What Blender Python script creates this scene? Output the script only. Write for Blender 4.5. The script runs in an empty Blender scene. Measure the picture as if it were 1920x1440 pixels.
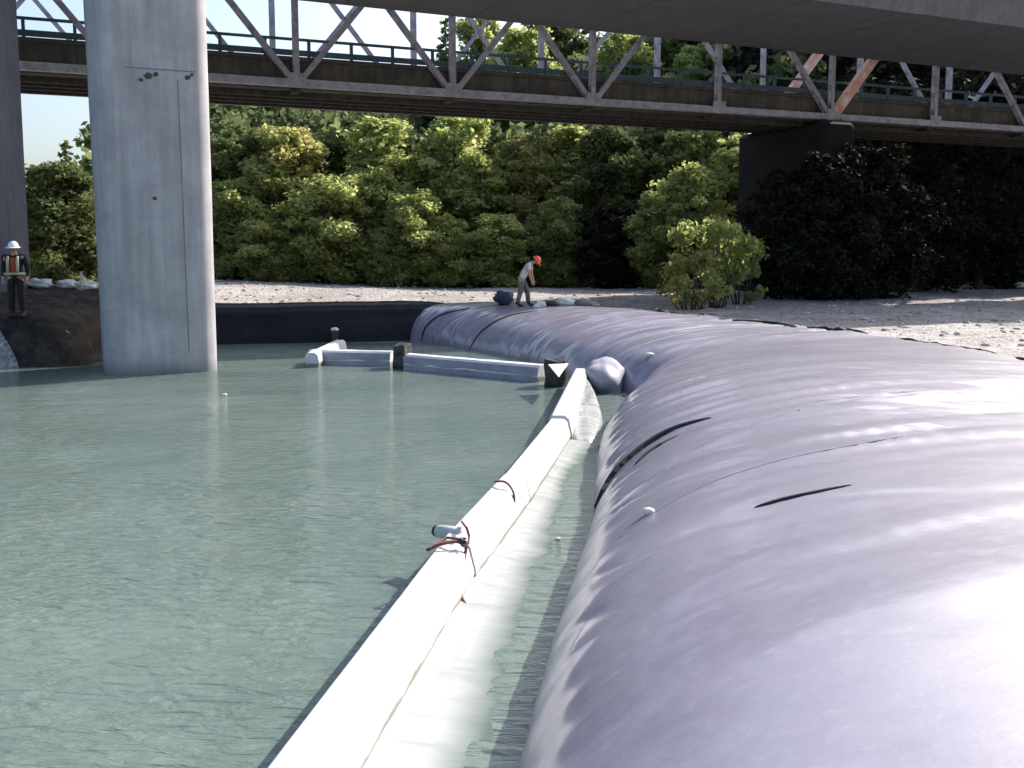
import bpy, bmesh, math, random
from math import sin, cos, pi, radians, tan, atan, sqrt, exp
from mathutils import Vector, Matrix, noise
from mathutils.bvhtree import BVHTree
R = random.Random(7)
SC = bpy.context.scene
COL = SC.collection

# ------------------------------------------------------------ camera, sky, sun, exposure
CAMZ = 2.7
F = 1900.0
PITCH = atan(235 / F)
cam = bpy.data.cameras.new('camera'); co = bpy.data.objects.new('camera', cam); COL.objects.link(co)
cam.lens = 36 * F / 1920; cam.sensor_width = 36; cam.clip_end = 4000; cam.clip_start = 0.05
co.location = (0, 0, CAMZ); co.rotation_euler = (pi / 2 - PITCH, 0, 0)
SC.camera = co

SUN_AZ = radians(48)      # heading of the sun, clockwise from straight ahead (+Y)
SUN_EL = radians(35)
w = bpy.data.worlds.new('World'); SC.world = w; w.use_nodes = True
nt = w.node_tree
sky = nt.nodes.new('ShaderNodeTexSky'); sky.sky_type = 'NISHITA'; sky.sun_disc = False
sky.sun_elevation = SUN_EL; sky.sun_rotation = SUN_AZ
sky.air_density = 1.0; sky.dust_density = 4.0; sky.ozone_density = 2.0
bg = nt.nodes['Background']; bg.inputs[1].default_value = 0.15
nt.links.new(sky.outputs[0], bg.inputs[0])
sl = bpy.data.lights.new('sun', 'SUN'); sl.energy = 4.4; sl.angle = radians(0.6); sl.color = (1, .95, .87)
so = bpy.data.objects.new('sun', sl); COL.objects.link(so)
sd = Vector((sin(SUN_AZ) * cos(SUN_EL), cos(SUN_AZ) * cos(SUN_EL), sin(SUN_EL)))
so.rotation_euler = sd.to_track_quat('Z', 'Y').to_euler()
so.location = sd * 60
SC.view_settings.view_transform = 'Standard'; SC.view_settings.look = 'None'
SC.view_settings.exposure = 0.93; SC.view_settings.gamma = 1

# ------------------------------------------------------------ helpers
def ray(px, py):
    a = (px - 960) / F; b = (720 - py) / F
    return Vector((a, cos(PITCH) + b * sin(PITCH), -sin(PITCH) + b * cos(PITCH)))
CO = Vector((0, 0, CAMZ))
def P(px, py, z=0.0):
    d = ray(px, py); return CO + d * ((z - CAMZ) / d.z)
def PD(px, py, D):
    d = ray(px, py); return CO + d * (D / d.y)

def tag(o, label=None, cat=None, group=None, kind=None):
    if label: o['label'] = label
    if cat: o['category'] = cat
    if group: o['group'] = group
    if kind: o['kind'] = kind
    return o
def empty(name, loc, rz=0):
    o = bpy.data.objects.new(name, None); COL.objects.link(o)
    o.location = loc; o.rotation_euler = (0, 0, rz); o.empty_display_size = .2
    return o
class MB:
    def __init__(s): s.v = []; s.f = []; s.m = []
    def add(s, vs, fs, mi=0):
        n = len(s.v); s.v += [tuple(x) for x in vs]
        s.f += [tuple(i + n for i in f) for f in fs]; s.m += [mi] * len(fs)
    def box(s, c, sx, sy, sz, ax=None, mi=0, bev=0.0):
        """box centred at c, axes ax (3 unit vectors) and full sizes; bevelled along the first axis edges"""
        ax = ax or (Vector((1, 0, 0)), Vector((0, 1, 0)), Vector((0, 0, 1)))
        c = Vector(c); hx, hy, hz = sx / 2, sy / 2, sz / 2
        if bev <= 0:
            vs = [c + ax[0] * hx * i + ax[1] * hy * j + ax[2] * hz * k for i in (-1, 1) for j in (-1, 1) for k in (-1, 1)]
            s.add(vs, [(0, 1, 3, 2), (4, 6, 7, 5), (0, 4, 5, 1), (2, 3, 7, 6), (0, 2, 6, 4), (1, 5, 7, 3)], mi); return
        b = bev
        prof = [(-hy + b, -hz), (hy - b, -hz), (hy, -hz + b), (hy, hz - b), (hy - b, hz), (-hy + b, hz), (-hy, hz - b), (-hy, -hz + b)]
        vs = []
        for i, sc in ((-hx, 0), (-hx + b, 1), (hx - b, 1), (hx, 0)):
            for (y, z) in prof:
                ky = 1 if sc else (hy - b) / hy; kz = 1 if sc else (hz - b) / hz
                vs.append(c + ax[0] * i + ax[1] * y * ky + ax[2] * z * kz)
        fs = []
        for r in range(3):
            for k in range(8): fs.append((r * 8 + k, r * 8 + (k + 1) % 8, (r + 1) * 8 + (k + 1) % 8, (r + 1) * 8 + k))
        fs.append(tuple(range(7, -1, -1))); fs.append(tuple(range(24, 32)))
        s.add(vs, fs, mi)
    def bar(s, a, b, wd, hg, up=(0, 0, 1), mi=0, bev=0.0):
        a = Vector(a); b = Vector(b); d = b - a; L = d.length; d.normalize()
        up = Vector(up); sd_ = d.cross(up)
        if sd_.length < 1e-4: sd_ = d.cross(Vector((1, 0, 0)))
        sd_.normalize(); u = sd_.cross(d).normalized()
        s.box((a + b) / 2, L, wd, hg, (d, sd_, u), mi, bev)
    def tube(s, pts, rads, n=8, mi=0, cap=True):
        pts = [Vector(p) for p in pts]
        if not isinstance(rads, (list, tuple)): rads = [rads] * len(pts)
        base = len(s.v); prev = None
        for i, p in enumerate(pts):
            d = (pts[min(i + 1, len(pts) - 1)] - pts[max(i - 1, 0)]).normalized()
            if prev is None:
                a = d.cross(Vector((0, 0, 1)));
                if a.length < .05: a = d.cross(Vector((1, 0, 0)))
            else: a = prev - d * prev.dot(d)
            a.normalize(); prev = a; b = d.cross(a)
            for k in range(n):
                t = 2 * pi * k / n
                s.v.append(tuple(p + (a * cos(t) + b * sin(t)) * rads[i]))
        for i in range(len(pts) - 1):
            for k in range(n):
                s.f.append((base + i * n + k, base + i * n + (k + 1) % n, base + (i + 1) * n + (k + 1) % n, base + (i + 1) * n + k)); s.m.append(mi)
        if cap:
            s.f.append(tuple(base + k for k in range(n - 1, -1, -1))); s.m.append(mi)
            e = base + (len(pts) - 1) * n
            s.f.append(tuple(e + k for k in range(n))); s.m.append(mi)
    def blob(s, c, rx, ry, rz, seed=0, rough=.2, nu=14, nv=9, mi=0, freq=2.0, rot=0):
        c = Vector(c); base = len(s.v); vs = []; fs = []
        cr, sr = cos(rot), sin(rot)
        for j in range(nv + 1):
            ph = pi * j / nv
            for i in range(nu):
                th = 2 * pi * i / nu
                d = Vector((sin(ph) * cos(th), sin(ph) * sin(th), cos(ph)))
                q = 1 + rough * noise.noise(d * freq + Vector((seed * 7.3, seed * 1.7, 0)))
                x, y, z = d.x * rx * q, d.y * ry * q, d.z * rz * q
                vs.append(c + Vector((x * cr - y * sr, x * sr + y * cr, z)))
        for j in range(nv):
            for i in range(nu):
                fs.append((j * nu + i, (j + 1) * nu + i, (j + 1) * nu + (i + 1) % nu, j * nu + (i + 1) % nu))
        s.add(vs, fs, mi)
    def build(s, name, mats, parent=None, smooth=False):
        me = bpy.data.meshes.new(name)
        # origin at the centre of the base of this mesh (world) when it has no parent
        me.from_pydata(s.v, [], s.f); me.update()
        if not isinstance(mats, (list, tuple)): mats = [mats]
        for m in mats: me.materials.append(m)
        if len(mats) > 1: me.polygons.foreach_set('material_index', s.m)
        if smooth: me.polygons.foreach_set('use_smooth', [True] * len(me.polygons))
        o = bpy.data.objects.new(name, me); COL.objects.link(o)
        if parent:
            o.parent = parent
        return o
def rel(o, root):
    """mesh was written in world coordinates: keep it in place under a moved root"""
    o.parent = root
    o.matrix_parent_inverse = Matrix.Translation(-root.location) if root.rotation_euler.z == 0 else (Matrix.Translation(root.location) @ Matrix.Rotation(root.rotation_euler.z, 4, 'Z')).inverted()
    return o

# ------------------------------------------------------------ materials
def mat(name):
    m = bpy.data.materials.new(name); m.use_nodes = True
    nt = m.node_tree; return m, nt, nt.nodes['Principled BSDF']
def N(nt, t, **k):
    n = nt.nodes.new(t)
    for a, b in k.items():
        if a in n.bl_rna.properties: setattr(n, a, b)
        else: n.inputs[a].default_value = b
    return n
def ramp(nt, fac, stops):
    r = nt.nodes.new('ShaderNodeValToRGB'); e = r.color_ramp.elements
    while len(e) < len(stops): e.new(0.5)
    for i, (p, c) in enumerate(stops):
        e[i].position = p; e[i].color = (*c, 1) if len(c) == 3 else c
    nt.links.new(fac, r.inputs[0]); return r
def texco(nt, scale=(1, 1, 1), which='Object', rot=(0, 0, 0)):
    t = nt.nodes.new('ShaderNodeTexCoord'); mp = nt.nodes.new('ShaderNodeMapping')
    mp.inputs['Scale'].default_value = scale; mp.inputs['Rotation'].default_value = rot
    nt.links.new(t.outputs[which], mp.inputs[0]); return mp.outputs[0]
def noisy(name, c1, c2, scale=3, rough=.8, bump=.2, bscale=None, spec=.3, stretch=(1, 1, 1), detail=8, c3=None, dist=.03):
    m, nt, b = mat(name)
    v = texco(nt, stretch)
    n = N(nt, 'ShaderNodeTexNoise', Scale=scale, Detail=detail, Roughness=.65); nt.links.new(v, n.inputs[0])
    st = [(.32, c1), (.68, c2)] if c3 is None else [(.3, c1), (.5, c2), (.72, c3)]
    r = ramp(nt, n.outputs[0], st); nt.links.new(r.outputs[0], b.inputs['Base Color'])
    b.inputs['Roughness'].default_value = rough; b.inputs['Specular IOR Level'].default_value = spec
    if bump:
        n2 = N(nt, 'ShaderNodeTexNoise', Scale=bscale or scale * 6, Detail=6, Roughness=.6); nt.links.new(v, n2.inputs[0])
        bp = N(nt, 'ShaderNodeBump', Strength=bump, Distance=dist); nt.links.new(n2.outputs[0], bp.inputs['Height'])
        nt.links.new(bp.outputs[0], b.inputs['Normal'])
    return m
M = {}
def concrete(name, base, dark, stain, tide=None):
    m, nt, b = mat(name)
    v = texco(nt); vs = texco(nt, (3.5, 3.5, .25))
    n = N(nt, 'ShaderNodeTexNoise', Scale=.9, Detail=9, Roughness=.7); nt.links.new(v, n.inputs[0])
    n2 = N(nt, 'ShaderNodeTexNoise', Scale=1.3, Detail=6, Roughness=.6); nt.links.new(vs, n2.inputs[0])
    r = ramp(nt, n.outputs[0], [(.3, dark), (.65, base)])
    r2 = ramp(nt, n2.outputs[0], [(.35, (0, 0, 0)), (.62, (1, 1, 1))])
    mx = N(nt, 'ShaderNodeMixRGB', blend_type='MIX'); mx.inputs[1].default_value = (*stain, 1)
    fa = N(nt, 'ShaderNodeMath', operation='MULTIPLY_ADD'); fa.inputs[1].default_value = .45; fa.inputs[2].default_value = .55
    nt.links.new(r2.outputs[0], fa.inputs[0]); nt.links.new(fa.outputs[0], mx.inputs[0])
    nt.links.new(r.outputs[0], mx.inputs[2]); out_ = mx.outputs[0]
    if tide is not None:      # wet, silty band above the waterline
        t_ = nt.nodes.new('ShaderNodeTexCoord'); sp_ = nt.nodes.new('ShaderNodeSeparateXYZ'); nt.links.new(t_.outputs['Object'], sp_.inputs[0])
        ma = N(nt, 'ShaderNodeMath', operation='MULTIPLY_ADD'); ma.inputs[1].default_value = -.5; nt.links.new(n.outputs[0], ma.inputs[0]); nt.links.new(sp_.outputs['Z'], ma.inputs[2])
        mr_ = N(nt, 'ShaderNodeMapRange'); mr_.inputs[1].default_value = tide - .25; mr_.inputs[2].default_value = tide + .12; mr_.inputs[3].default_value = .62; mr_.inputs[4].default_value = 0
        nt.links.new(ma.outputs[0], mr_.inputs[0])
        m2 = N(nt, 'ShaderNodeMixRGB', blend_type='MIX'); m2.inputs[2].default_value = (.11, .105, .09, 1)
        nt.links.new(mr_.outputs[0], m2.inputs[0]); nt.links.new(out_, m2.inputs[1]); out_ = m2.outputs[0]
    nt.links.new(out_, b.inputs['Base Color'])
    n3 = N(nt, 'ShaderNodeTexNoise', Scale=30, Detail=5); nt.links.new(v, n3.inputs[0])
    bp = N(nt, 'ShaderNodeBump', Strength=.25, Distance=.01); nt.links.new(n3.outputs[0], bp.inputs['Height']); nt.links.new(bp.outputs[0], b.inputs['Normal'])
    b.inputs['Roughness'].default_value = .85; b.inputs['Specular IOR Level'].default_value = .25
    return m
M['pier'] = concrete('pier_concrete', (.44, .43, .44), (.29, .28, .295), (.18, .17, .175), tide=1.4)
M['pier_dark'] = concrete('shaded_pier_concrete', (.13, .14, .17), (.08, .085, .105), (.06, .065, .075))  # left pier: its shade is put into a darker, bluer concrete colour
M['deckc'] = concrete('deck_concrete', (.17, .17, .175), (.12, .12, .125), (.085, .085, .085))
M['deckold'] = concrete('old_deck_concrete', (.14, .125, .105), (.06, .054, .045), (.03, .027, .022))
M['darkc'] = concrete('weathered_concrete', (.10, .095, .085), (.06, .055, .05), (.035, .033, .03))
M['steel'] = noisy('painted_steel', (.20, .195, .215), (.34, .335, .37), 2.5, .65, .1, spec=.35, c3=(.46, .45, .49))
M['sunlit_rust'] = noisy('sunlit_rust_steel', (.55, .20, .14), (.72, .42, .32), 1.6, .6, .1, spec=.4, c3=(.8, .72, .66))  # sunlight on one rusted member is put into this pink-to-white colour
M['rail'] = noisy('teal_rail_paint', (.025, .06, .08), (.045, .10, .13), 3, .5, .05, spec=.5)
M['timber'] = noisy('dark_timber', (.035, .03, .025), (.09, .08, .065), 3, .9, .2)
M['rope'] = noisy('red_brown_rope', (.12, .045, .045), (.3, .14, .13), 18, .9, .3)
M['white'] = noisy('white_vinyl', (.44, .45, .47), (.56, .56, .58), 1.6, .45, .3, bscale=9, spec=.4, c3=(.66, .65, .63))
M['white_dirty'] = noisy('wet_white_fabric', (.42, .44, .42), (.62, .64, .62), 4, .5, .3, bscale=9, c3=(.74, .75, .74))
M['white_wet'] = noisy('soaked_white_fabric', (.24, .265, .255), (.37, .39, .38), 2.0, .16, .6, bscale=4, spec=.7, stretch=(.6, 3.2, 1), c3=(.5, .52, .51))
M['black'] = noisy('black_plastic', (.012, .012, .014), (.03, .03, .033), 5, .45, .5, bscale=9, spec=.5)
M['bag'] = noisy('blue_black_bag', (.015, .018, .03), (.05, .06, .11), 5, .6, .3)
M['tarp'] = noisy('blue_tarp', (.16, .30, .38), (.30, .44, .52), 4, .5, .5, bscale=8)
M['liner'] = noisy('olive_liner', (.04, .042, .028), (.11, .11, .075), 3, .75, .5, bscale=8)
M['grey_cloth'] = noisy('grey_cloth', (.16, .16, .15), (.3, .3, .29), 6, .9, .3)
M['soil'] = noisy('soil', (.05, .045, .035), (.1, .09, .07), 3, .95, .4)
M['wood'] = noisy('bleached_wood', (.25, .22, .18), (.45, .42, .36), 5, .9, .3, stretch=(1, 1, .3))
M['bark'] = noisy('bark', (.05, .04, .03), (.13, .11, .09), 4, .95, .5, stretch=(1, 1, .3))
M['skin'] = noisy('skin', (.45, .24, .17), (.55, .31, .22), 9, .6, .05)
M['hair'] = noisy('hair', (.02, .015, .01), (.05, .035, .02), 12, .8, .2)
M['shirt'] = noisy('white_shirt', (.5, .49, .46), (.66, .65, .61), 5, .9, .3, bscale=10)
M['trousers'] = noisy('olive_grey_trousers', (.09, .10, .085), (.17, .18, .155), 6, .9, .3, bscale=10)
M['dark_cloth'] = noisy('black_cloth', (.012, .013, .014), (.03, .03, .032), 6, .9, .3)
M['boot'] = noisy('boot_leather', (.02, .015, .012), (.035, .026, .02), 6, .6, .2)
M['hat_red'] = noisy('orange_red_helmet_shell', (.8, .09, .05), (.85, .13, .08), 3, .3, 0, spec=.5)
M['hat_white'] = noisy('white_helmet_shell', (.75, .78, .82), (.82, .84, .87), 3, .3, 0, spec=.5)
M['vest'] = noisy('orange_vest', (.3, .06, .03), (.4, .1, .04), 6, .8, .2)
M['stripe'] = noisy('reflective_stripe', (.35, .37, .25), (.46, .48, .33), 6, .5, 0)
M['stone_white'] = noisy('pale_stone', (.5, .48, .44), (.7, .68, .64), 6, .9, .3)
M['hillfar'] = noisy('distant_hill', (.05, .08, .05), (.09, .12, .07), .05, .95, 0)

def gravel_mat():
    m, nt, b = mat('gravel')
    v = texco(nt)
    vo = N(nt, 'ShaderNodeTexVoronoi', Scale=13.0); nt.links.new(v, vo.inputs['Vector'])
    vo2 = N(nt, 'ShaderNodeTexVoronoi', Scale=5.0); nt.links.new(v, vo2.inputs['Vector'])
    n = N(nt, 'ShaderNodeTexNoise', Scale=.22, Detail=8, Roughness=.7); nt.links.new(v, n.inputs[0])
    n4 = N(nt, 'ShaderNodeTexNoise', Scale=1.7, Detail=8, Roughness=.8); nt.links.new(v, n4.inputs[0])
    r = ramp(nt, vo.outputs['Color'], [(.1, (.32, .295, .29)), (.5, (.55, .52, .51)), (.9, (.75, .72, .71))])
    r2 = ramp(nt, n.outputs[0], [(.35, (.60, .58, .56)), (.65, (.97, .95, .94))])
    r4 = ramp(nt, n4.outputs[0], [(.35, (.55, .53, .5)), (.6, (1.0, 1.0, 1.0))])
    mx = N(nt, 'ShaderNodeMixRGB', blend_type='MULTIPLY'); mx.inputs[0].default_value = 1
    nt.links.new(r.outputs[0], mx.inputs[1]); nt.links.new(r2.outputs[0], mx.inputs[2])
    mx2 = N(nt, 'ShaderNodeMixRGB', blend_type='MULTIPLY'); mx2.inputs[0].default_value = 1
    nt.links.new(mx.outputs[0], mx2.inputs[1]); nt.links.new(r4.outputs[0], mx2.inputs[2])
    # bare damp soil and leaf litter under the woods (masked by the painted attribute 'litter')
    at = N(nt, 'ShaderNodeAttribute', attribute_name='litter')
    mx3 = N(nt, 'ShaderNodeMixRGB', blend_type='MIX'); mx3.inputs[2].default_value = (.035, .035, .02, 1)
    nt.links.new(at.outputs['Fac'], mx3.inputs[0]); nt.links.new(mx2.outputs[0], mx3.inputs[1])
    nt.links.new(mx3.outputs[0], b.inputs['Base Color'])
    ad = N(nt, 'ShaderNodeMath', operation='ADD'); nt.links.new(vo.outputs['Distance'], ad.inputs[0]); nt.links.new(vo2.outputs['Distance'], ad.inputs[1])
    bp = N(nt, 'ShaderNodeBump', Strength=.7, Distance=.07); bp.invert = True
    nt.links.new(ad.outputs[0], bp.inputs['Height']); nt.links.new(bp.outputs[0], b.inputs['Normal'])
    b.inputs['Roughness'].default_value = .9; b.inputs['Specular IOR Level'].default_value = .2
    return m
M['gravel'] = gravel_mat()

def water_mat():
    m, nt, b = mat('river_water')
    v = texco(nt, (1, 1, 1)); vr = texco(nt, (.55, 1.7, 1))
    vb = texco(nt, (.25, .6, 1))
    n = N(nt, 'ShaderNodeTexNoise', Scale=.35, Detail=5, Roughness=.6); nt.links.new(v, n.inputs[0])
    r = ramp(nt, n.outputs[0], [(.3, (.108, .150, .130)), (.7, (.152, .198, .175))])
    nt.links.new(r.outputs[0], b.inputs['Base Color'])
    b.inputs['IOR'].default_value = 1.5; b.inputs['Roughness'].default_value = .08
    b.inputs['Specular IOR Level'].default_value = .5
    w1 = N(nt, 'ShaderNodeTexNoise', Scale=5.5, Detail=4, Roughness=.55, Distortion=.4); nt.links.new(vr, w1.inputs[0])
    w2 = N(nt, 'ShaderNodeTexNoise', Scale=1.3, Detail=3, Roughness=.5); nt.links.new(vb, w2.inputs[0])
    msk = N(nt, 'ShaderNodeTexNoise', Scale=.28, Detail=2); nt.links.new(vb, msk.inputs[0])
    mr = ramp(nt, msk.outputs[0], [(.38, (.35, .35, .35)), (.65, (1, 1, 1))])
    mu = N(nt, 'ShaderNodeMath', operation='MULTIPLY'); nt.links.new(w1.outputs[0], mu.inputs[0]); nt.links.new(mr.outputs[0], mu.inputs[1])
    b1 = N(nt, 'ShaderNodeBump', Strength=1, Distance=.10); nt.links.new(mu.outputs[0], b1.inputs['Height'])
    b2 = N(nt, 'ShaderNodeBump', Strength=1, Distance=.11); nt.links.new(w2.outputs[0], b2.inputs['Height'])
    nt.links.new(b1.outputs[0], b2.inputs['Normal']); nt.links.new(b2.outputs[0], b.inputs['Normal'])
    return m
M['water'] = water_mat()

def reflection_mat():
    m, nt, b = mat('boom_reflection')
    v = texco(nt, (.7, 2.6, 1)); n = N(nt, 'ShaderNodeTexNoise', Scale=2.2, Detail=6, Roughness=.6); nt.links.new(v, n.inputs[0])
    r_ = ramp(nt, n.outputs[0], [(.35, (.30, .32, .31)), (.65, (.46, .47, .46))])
    at = N(nt, 'ShaderNodeAttribute', attribute_name='mirror_fade')
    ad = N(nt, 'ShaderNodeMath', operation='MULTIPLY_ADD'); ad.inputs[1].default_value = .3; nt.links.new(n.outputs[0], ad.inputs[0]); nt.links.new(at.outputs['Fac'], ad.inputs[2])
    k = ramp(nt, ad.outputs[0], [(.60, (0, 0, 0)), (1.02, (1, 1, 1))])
    mx = N(nt, 'ShaderNodeMixRGB', blend_type='MIX'); mx.inputs[2].default_value = (.085, .12, .10, 1)  # outer rim blends to water colour so the painted reflection fades
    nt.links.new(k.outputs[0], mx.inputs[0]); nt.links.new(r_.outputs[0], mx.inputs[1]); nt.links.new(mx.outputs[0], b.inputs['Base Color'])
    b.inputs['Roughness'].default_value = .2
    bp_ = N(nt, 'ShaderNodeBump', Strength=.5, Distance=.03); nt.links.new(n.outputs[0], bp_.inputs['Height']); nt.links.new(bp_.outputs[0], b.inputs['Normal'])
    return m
M['curtain'] = reflection_mat()
def boom_mat():
    m, nt, b = mat('white_vinyl')
    v = texco(nt); n = N(nt, 'ShaderNodeTexNoise', Scale=2.2, Detail=8, Roughness=.65); nt.links.new(v, n.inputs[0])
    r_ = ramp(nt, n.outputs[0], [(.3, (.40, .40, .42)), (.5, (.54, .54, .55)), (.75, (.62, .61, .59))])
    sp_ = nt.nodes.new('ShaderNodeSeparateXYZ'); t_ = nt.nodes.new('ShaderNodeTexCoord'); nt.links.new(t_.outputs['Object'], sp_.inputs[0])
    ma = N(nt, 'ShaderNodeMath', operation='MULTIPLY_ADD'); ma.inputs[1].default_value = -.16; nt.links.new(n.outputs[0], ma.inputs[0]); nt.links.new(sp_.outputs['Z'], ma.inputs[2])
    k = ramp(nt, ma.outputs[0], [(0.0, (1, 1, 1)), (.045, (0, 0, 0))])
    mx = N(nt, 'ShaderNodeMixRGB', blend_type='MIX'); mx.inputs[2].default_value = (.17, .18, .15, 1)
    nt.links.new(k.outputs[0], mx.inputs[0]); nt.links.new(r_.outputs[0], mx.inputs[1]); nt.links.new(mx.outputs[0], b.inputs['Base Color'])
    n2 = N(nt, 'ShaderNodeTexNoise', Scale=7, Detail=4); nt.links.new(v, n2.inputs[0])
    bp_ = N(nt, 'ShaderNodeBump', Strength=.4, Distance=.03); nt.links.new(n2.outputs[0], bp_.inputs['Height']); nt.links.new(bp_.outputs[0], b.inputs['Normal'])
    b.inputs['Roughness'].default_value = .5; return m
M['white'] = boom_mat()
def dam_mat(name, c1, c2, rough, skew=.45, dust=(.3, .29, .33), gloss=1.0):
    m, nt, b = mat(name)
    uv = nt.nodes.new('ShaderNodeUVMap'); uv.uv_map = 'uv'
    mp = N(nt, 'ShaderNodeMapping'); mp.inputs['Scale'].default_value = (1, .16, 1); nt.links.new(uv.outputs[0], mp.inputs[0])
    mp2 = N(nt, 'ShaderNodeMapping'); mp2.inputs['Scale'].default_value = (.9, .5, 1); nt.links.new(uv.outputs[0], mp2.inputs[0])
    n = N(nt, 'ShaderNodeTexNoise', Scale=.7, Detail=10, Roughness=.7); nt.links.new(mp2.outputs[0], n.inputs[0])
    ns = N(nt, 'ShaderNodeTexNoise', Scale=1.7, Detail=3, Roughness=.5); nt.links.new(mp.outputs[0], ns.inputs[0])
    nf = N(nt, 'ShaderNodeTexNoise', Scale=14, Detail=8, Roughness=.75); nt.links.new(mp2.outputs[0], nf.inputs[0])
    r = ramp(nt, n.outputs[0], [(.3, c1), (.7, c2)])
    r2 = ramp(nt, nf.outputs[0], [(.52, (0, 0, 0)), (.78, (.55, .55, .55))])
    mx = N(nt, 'ShaderNodeMixRGB', blend_type='MIX'); mx.inputs[2].default_value = (*dust, 1)
    nt.links.new(r2.outputs[0], mx.inputs[0]); nt.links.new(r.outputs[0], mx.inputs[1]); nt.links.new(mx.outputs[0], b.inputs['Base Color'])
    rr = N(nt, 'ShaderNodeMapRange'); rr.inputs[3].default_value = rough - .08; rr.inputs[4].default_value = rough + .12
    nt.links.new(n.outputs[0], rr.inputs[0]); nt.links.new(rr.outputs[0], b.inputs['Roughness'])
    b.inputs['Specular IOR Level'].default_value = .33 * gloss
    b.inputs['Coat Weight'].default_value = .7 * gloss; b.inputs['Coat Roughness'].default_value = .15
    b1 = N(nt, 'ShaderNodeBump', Strength=.8, Distance=.05); nt.links.new(ns.outputs[0], b1.inputs['Height'])
    b2 = N(nt, 'ShaderNodeBump', Strength=.35, Distance=.012); nt.links.new(nf.outputs[0], b2.inputs['Height'])
    nt.links.new(b1.outputs[0], b2.inputs['Normal']); nt.links.new(b2.outputs[0], b.inputs['Normal'])
    return m
M['dam'] = dam_mat('dam_lit_plastic', (.18, .17, .225), (.262, .248, .318), .47, dust=(.36, .35, .37))  # black plastic whose sky glare is put into a lavender base colour
M['dam_black'] = dam_mat('dam_shaded_plastic', (.009, .0095, .012), (.016, .017, .021), .7, dust=(.03, .03, .033), gloss=.15)  # same plastic, with the shade on the far tube put into its colour

def leaf_mat(name, c1, c2, c3, trans=.35):
    m, nt, b = mat(name)
    v = texco(nt)
    n = N(nt, 'ShaderNodeTexNoise', Scale=.45, Detail=5, Roughness=.7); nt.links.new(v, n.inputs[0])
    at = N(nt, 'ShaderNodeAttribute', attribute_name='tint')
    ad = N(nt, 'ShaderNodeMath', operation='MULTIPLY_ADD'); ad.inputs[1].default_value = .45; 
    nt.links.new(at.outputs['Fac'], ad.inputs[0]); 
    mu = N(nt, 'ShaderNodeMath', operation='MULTIPLY'); mu.inputs[1].default_value = .6; nt.links.new(n.outputs[0], mu.inputs[0])
    nt.links.new(mu.outputs[0], ad.inputs[2])
    r = ramp(nt, ad.outputs[0], [(.25, c1), (.52, c2), (.78, c3)])
    nt.links.new(r.outputs[0], b.inputs['Base Color'])
    b.inputs['Roughness'].default_value = .8; b.inputs['Specular IOR Level'].default_value = .08
    t = nt.nodes.new('ShaderNodeBsdfTranslucent'); nt.links.new(r.outputs[0], t.inputs[0])
    mx = nt.nodes.new('ShaderNodeMixShader'); mx.inputs[0].default_value = trans
    nt.links.new(b.outputs[0], mx.inputs[1]); nt.links.new(t.outputs[0], mx.inputs[2])
    nt.links.new(mx.outputs[0], nt.nodes['Material Output'].inputs[0])
    return m
L = {
 'light': leaf_mat('pale_green_leaves', (.22, .26, .08), (.40, .45, .16), (.58, .60, .26), .62),
 'yellow': leaf_mat('yellow_green_leaves', (.21, .24, .07), (.40, .41, .14), (.56, .43, .2), .6),
 'mid': leaf_mat('mid_green_leaves', (.15, .19, .06), (.28, .33, .115), (.42, .45, .18), .58),
 'dark': leaf_mat('dark_green_leaves', (.06, .08, .035), (.135, .165, .065), (.24, .27, .11), .5),
 'wood': leaf_mat('mixed_wood_leaves', (.05, .07, .032), (.13, .165, .07), (.29, .33, .14), .45),
 'black': leaf_mat('shade_dark_leaves', (.010, .012, .008), (.018, .021, .013), (.032, .036, .022), .08),  # deep shade of the right slope is put into these near-black leaves
}

# ------------------------------------------------------------ directions of the two bridges
BH = radians(66)
U = Vector((sin(BH), cos(BH), 0))            # along the bridges, away to the right
NN = Vector((-cos(BH), sin(BH), 0))          # across them, away from the camera
def bp(t, rho, z): return U * t + NN * rho + Vector((0, 0, z))

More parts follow.
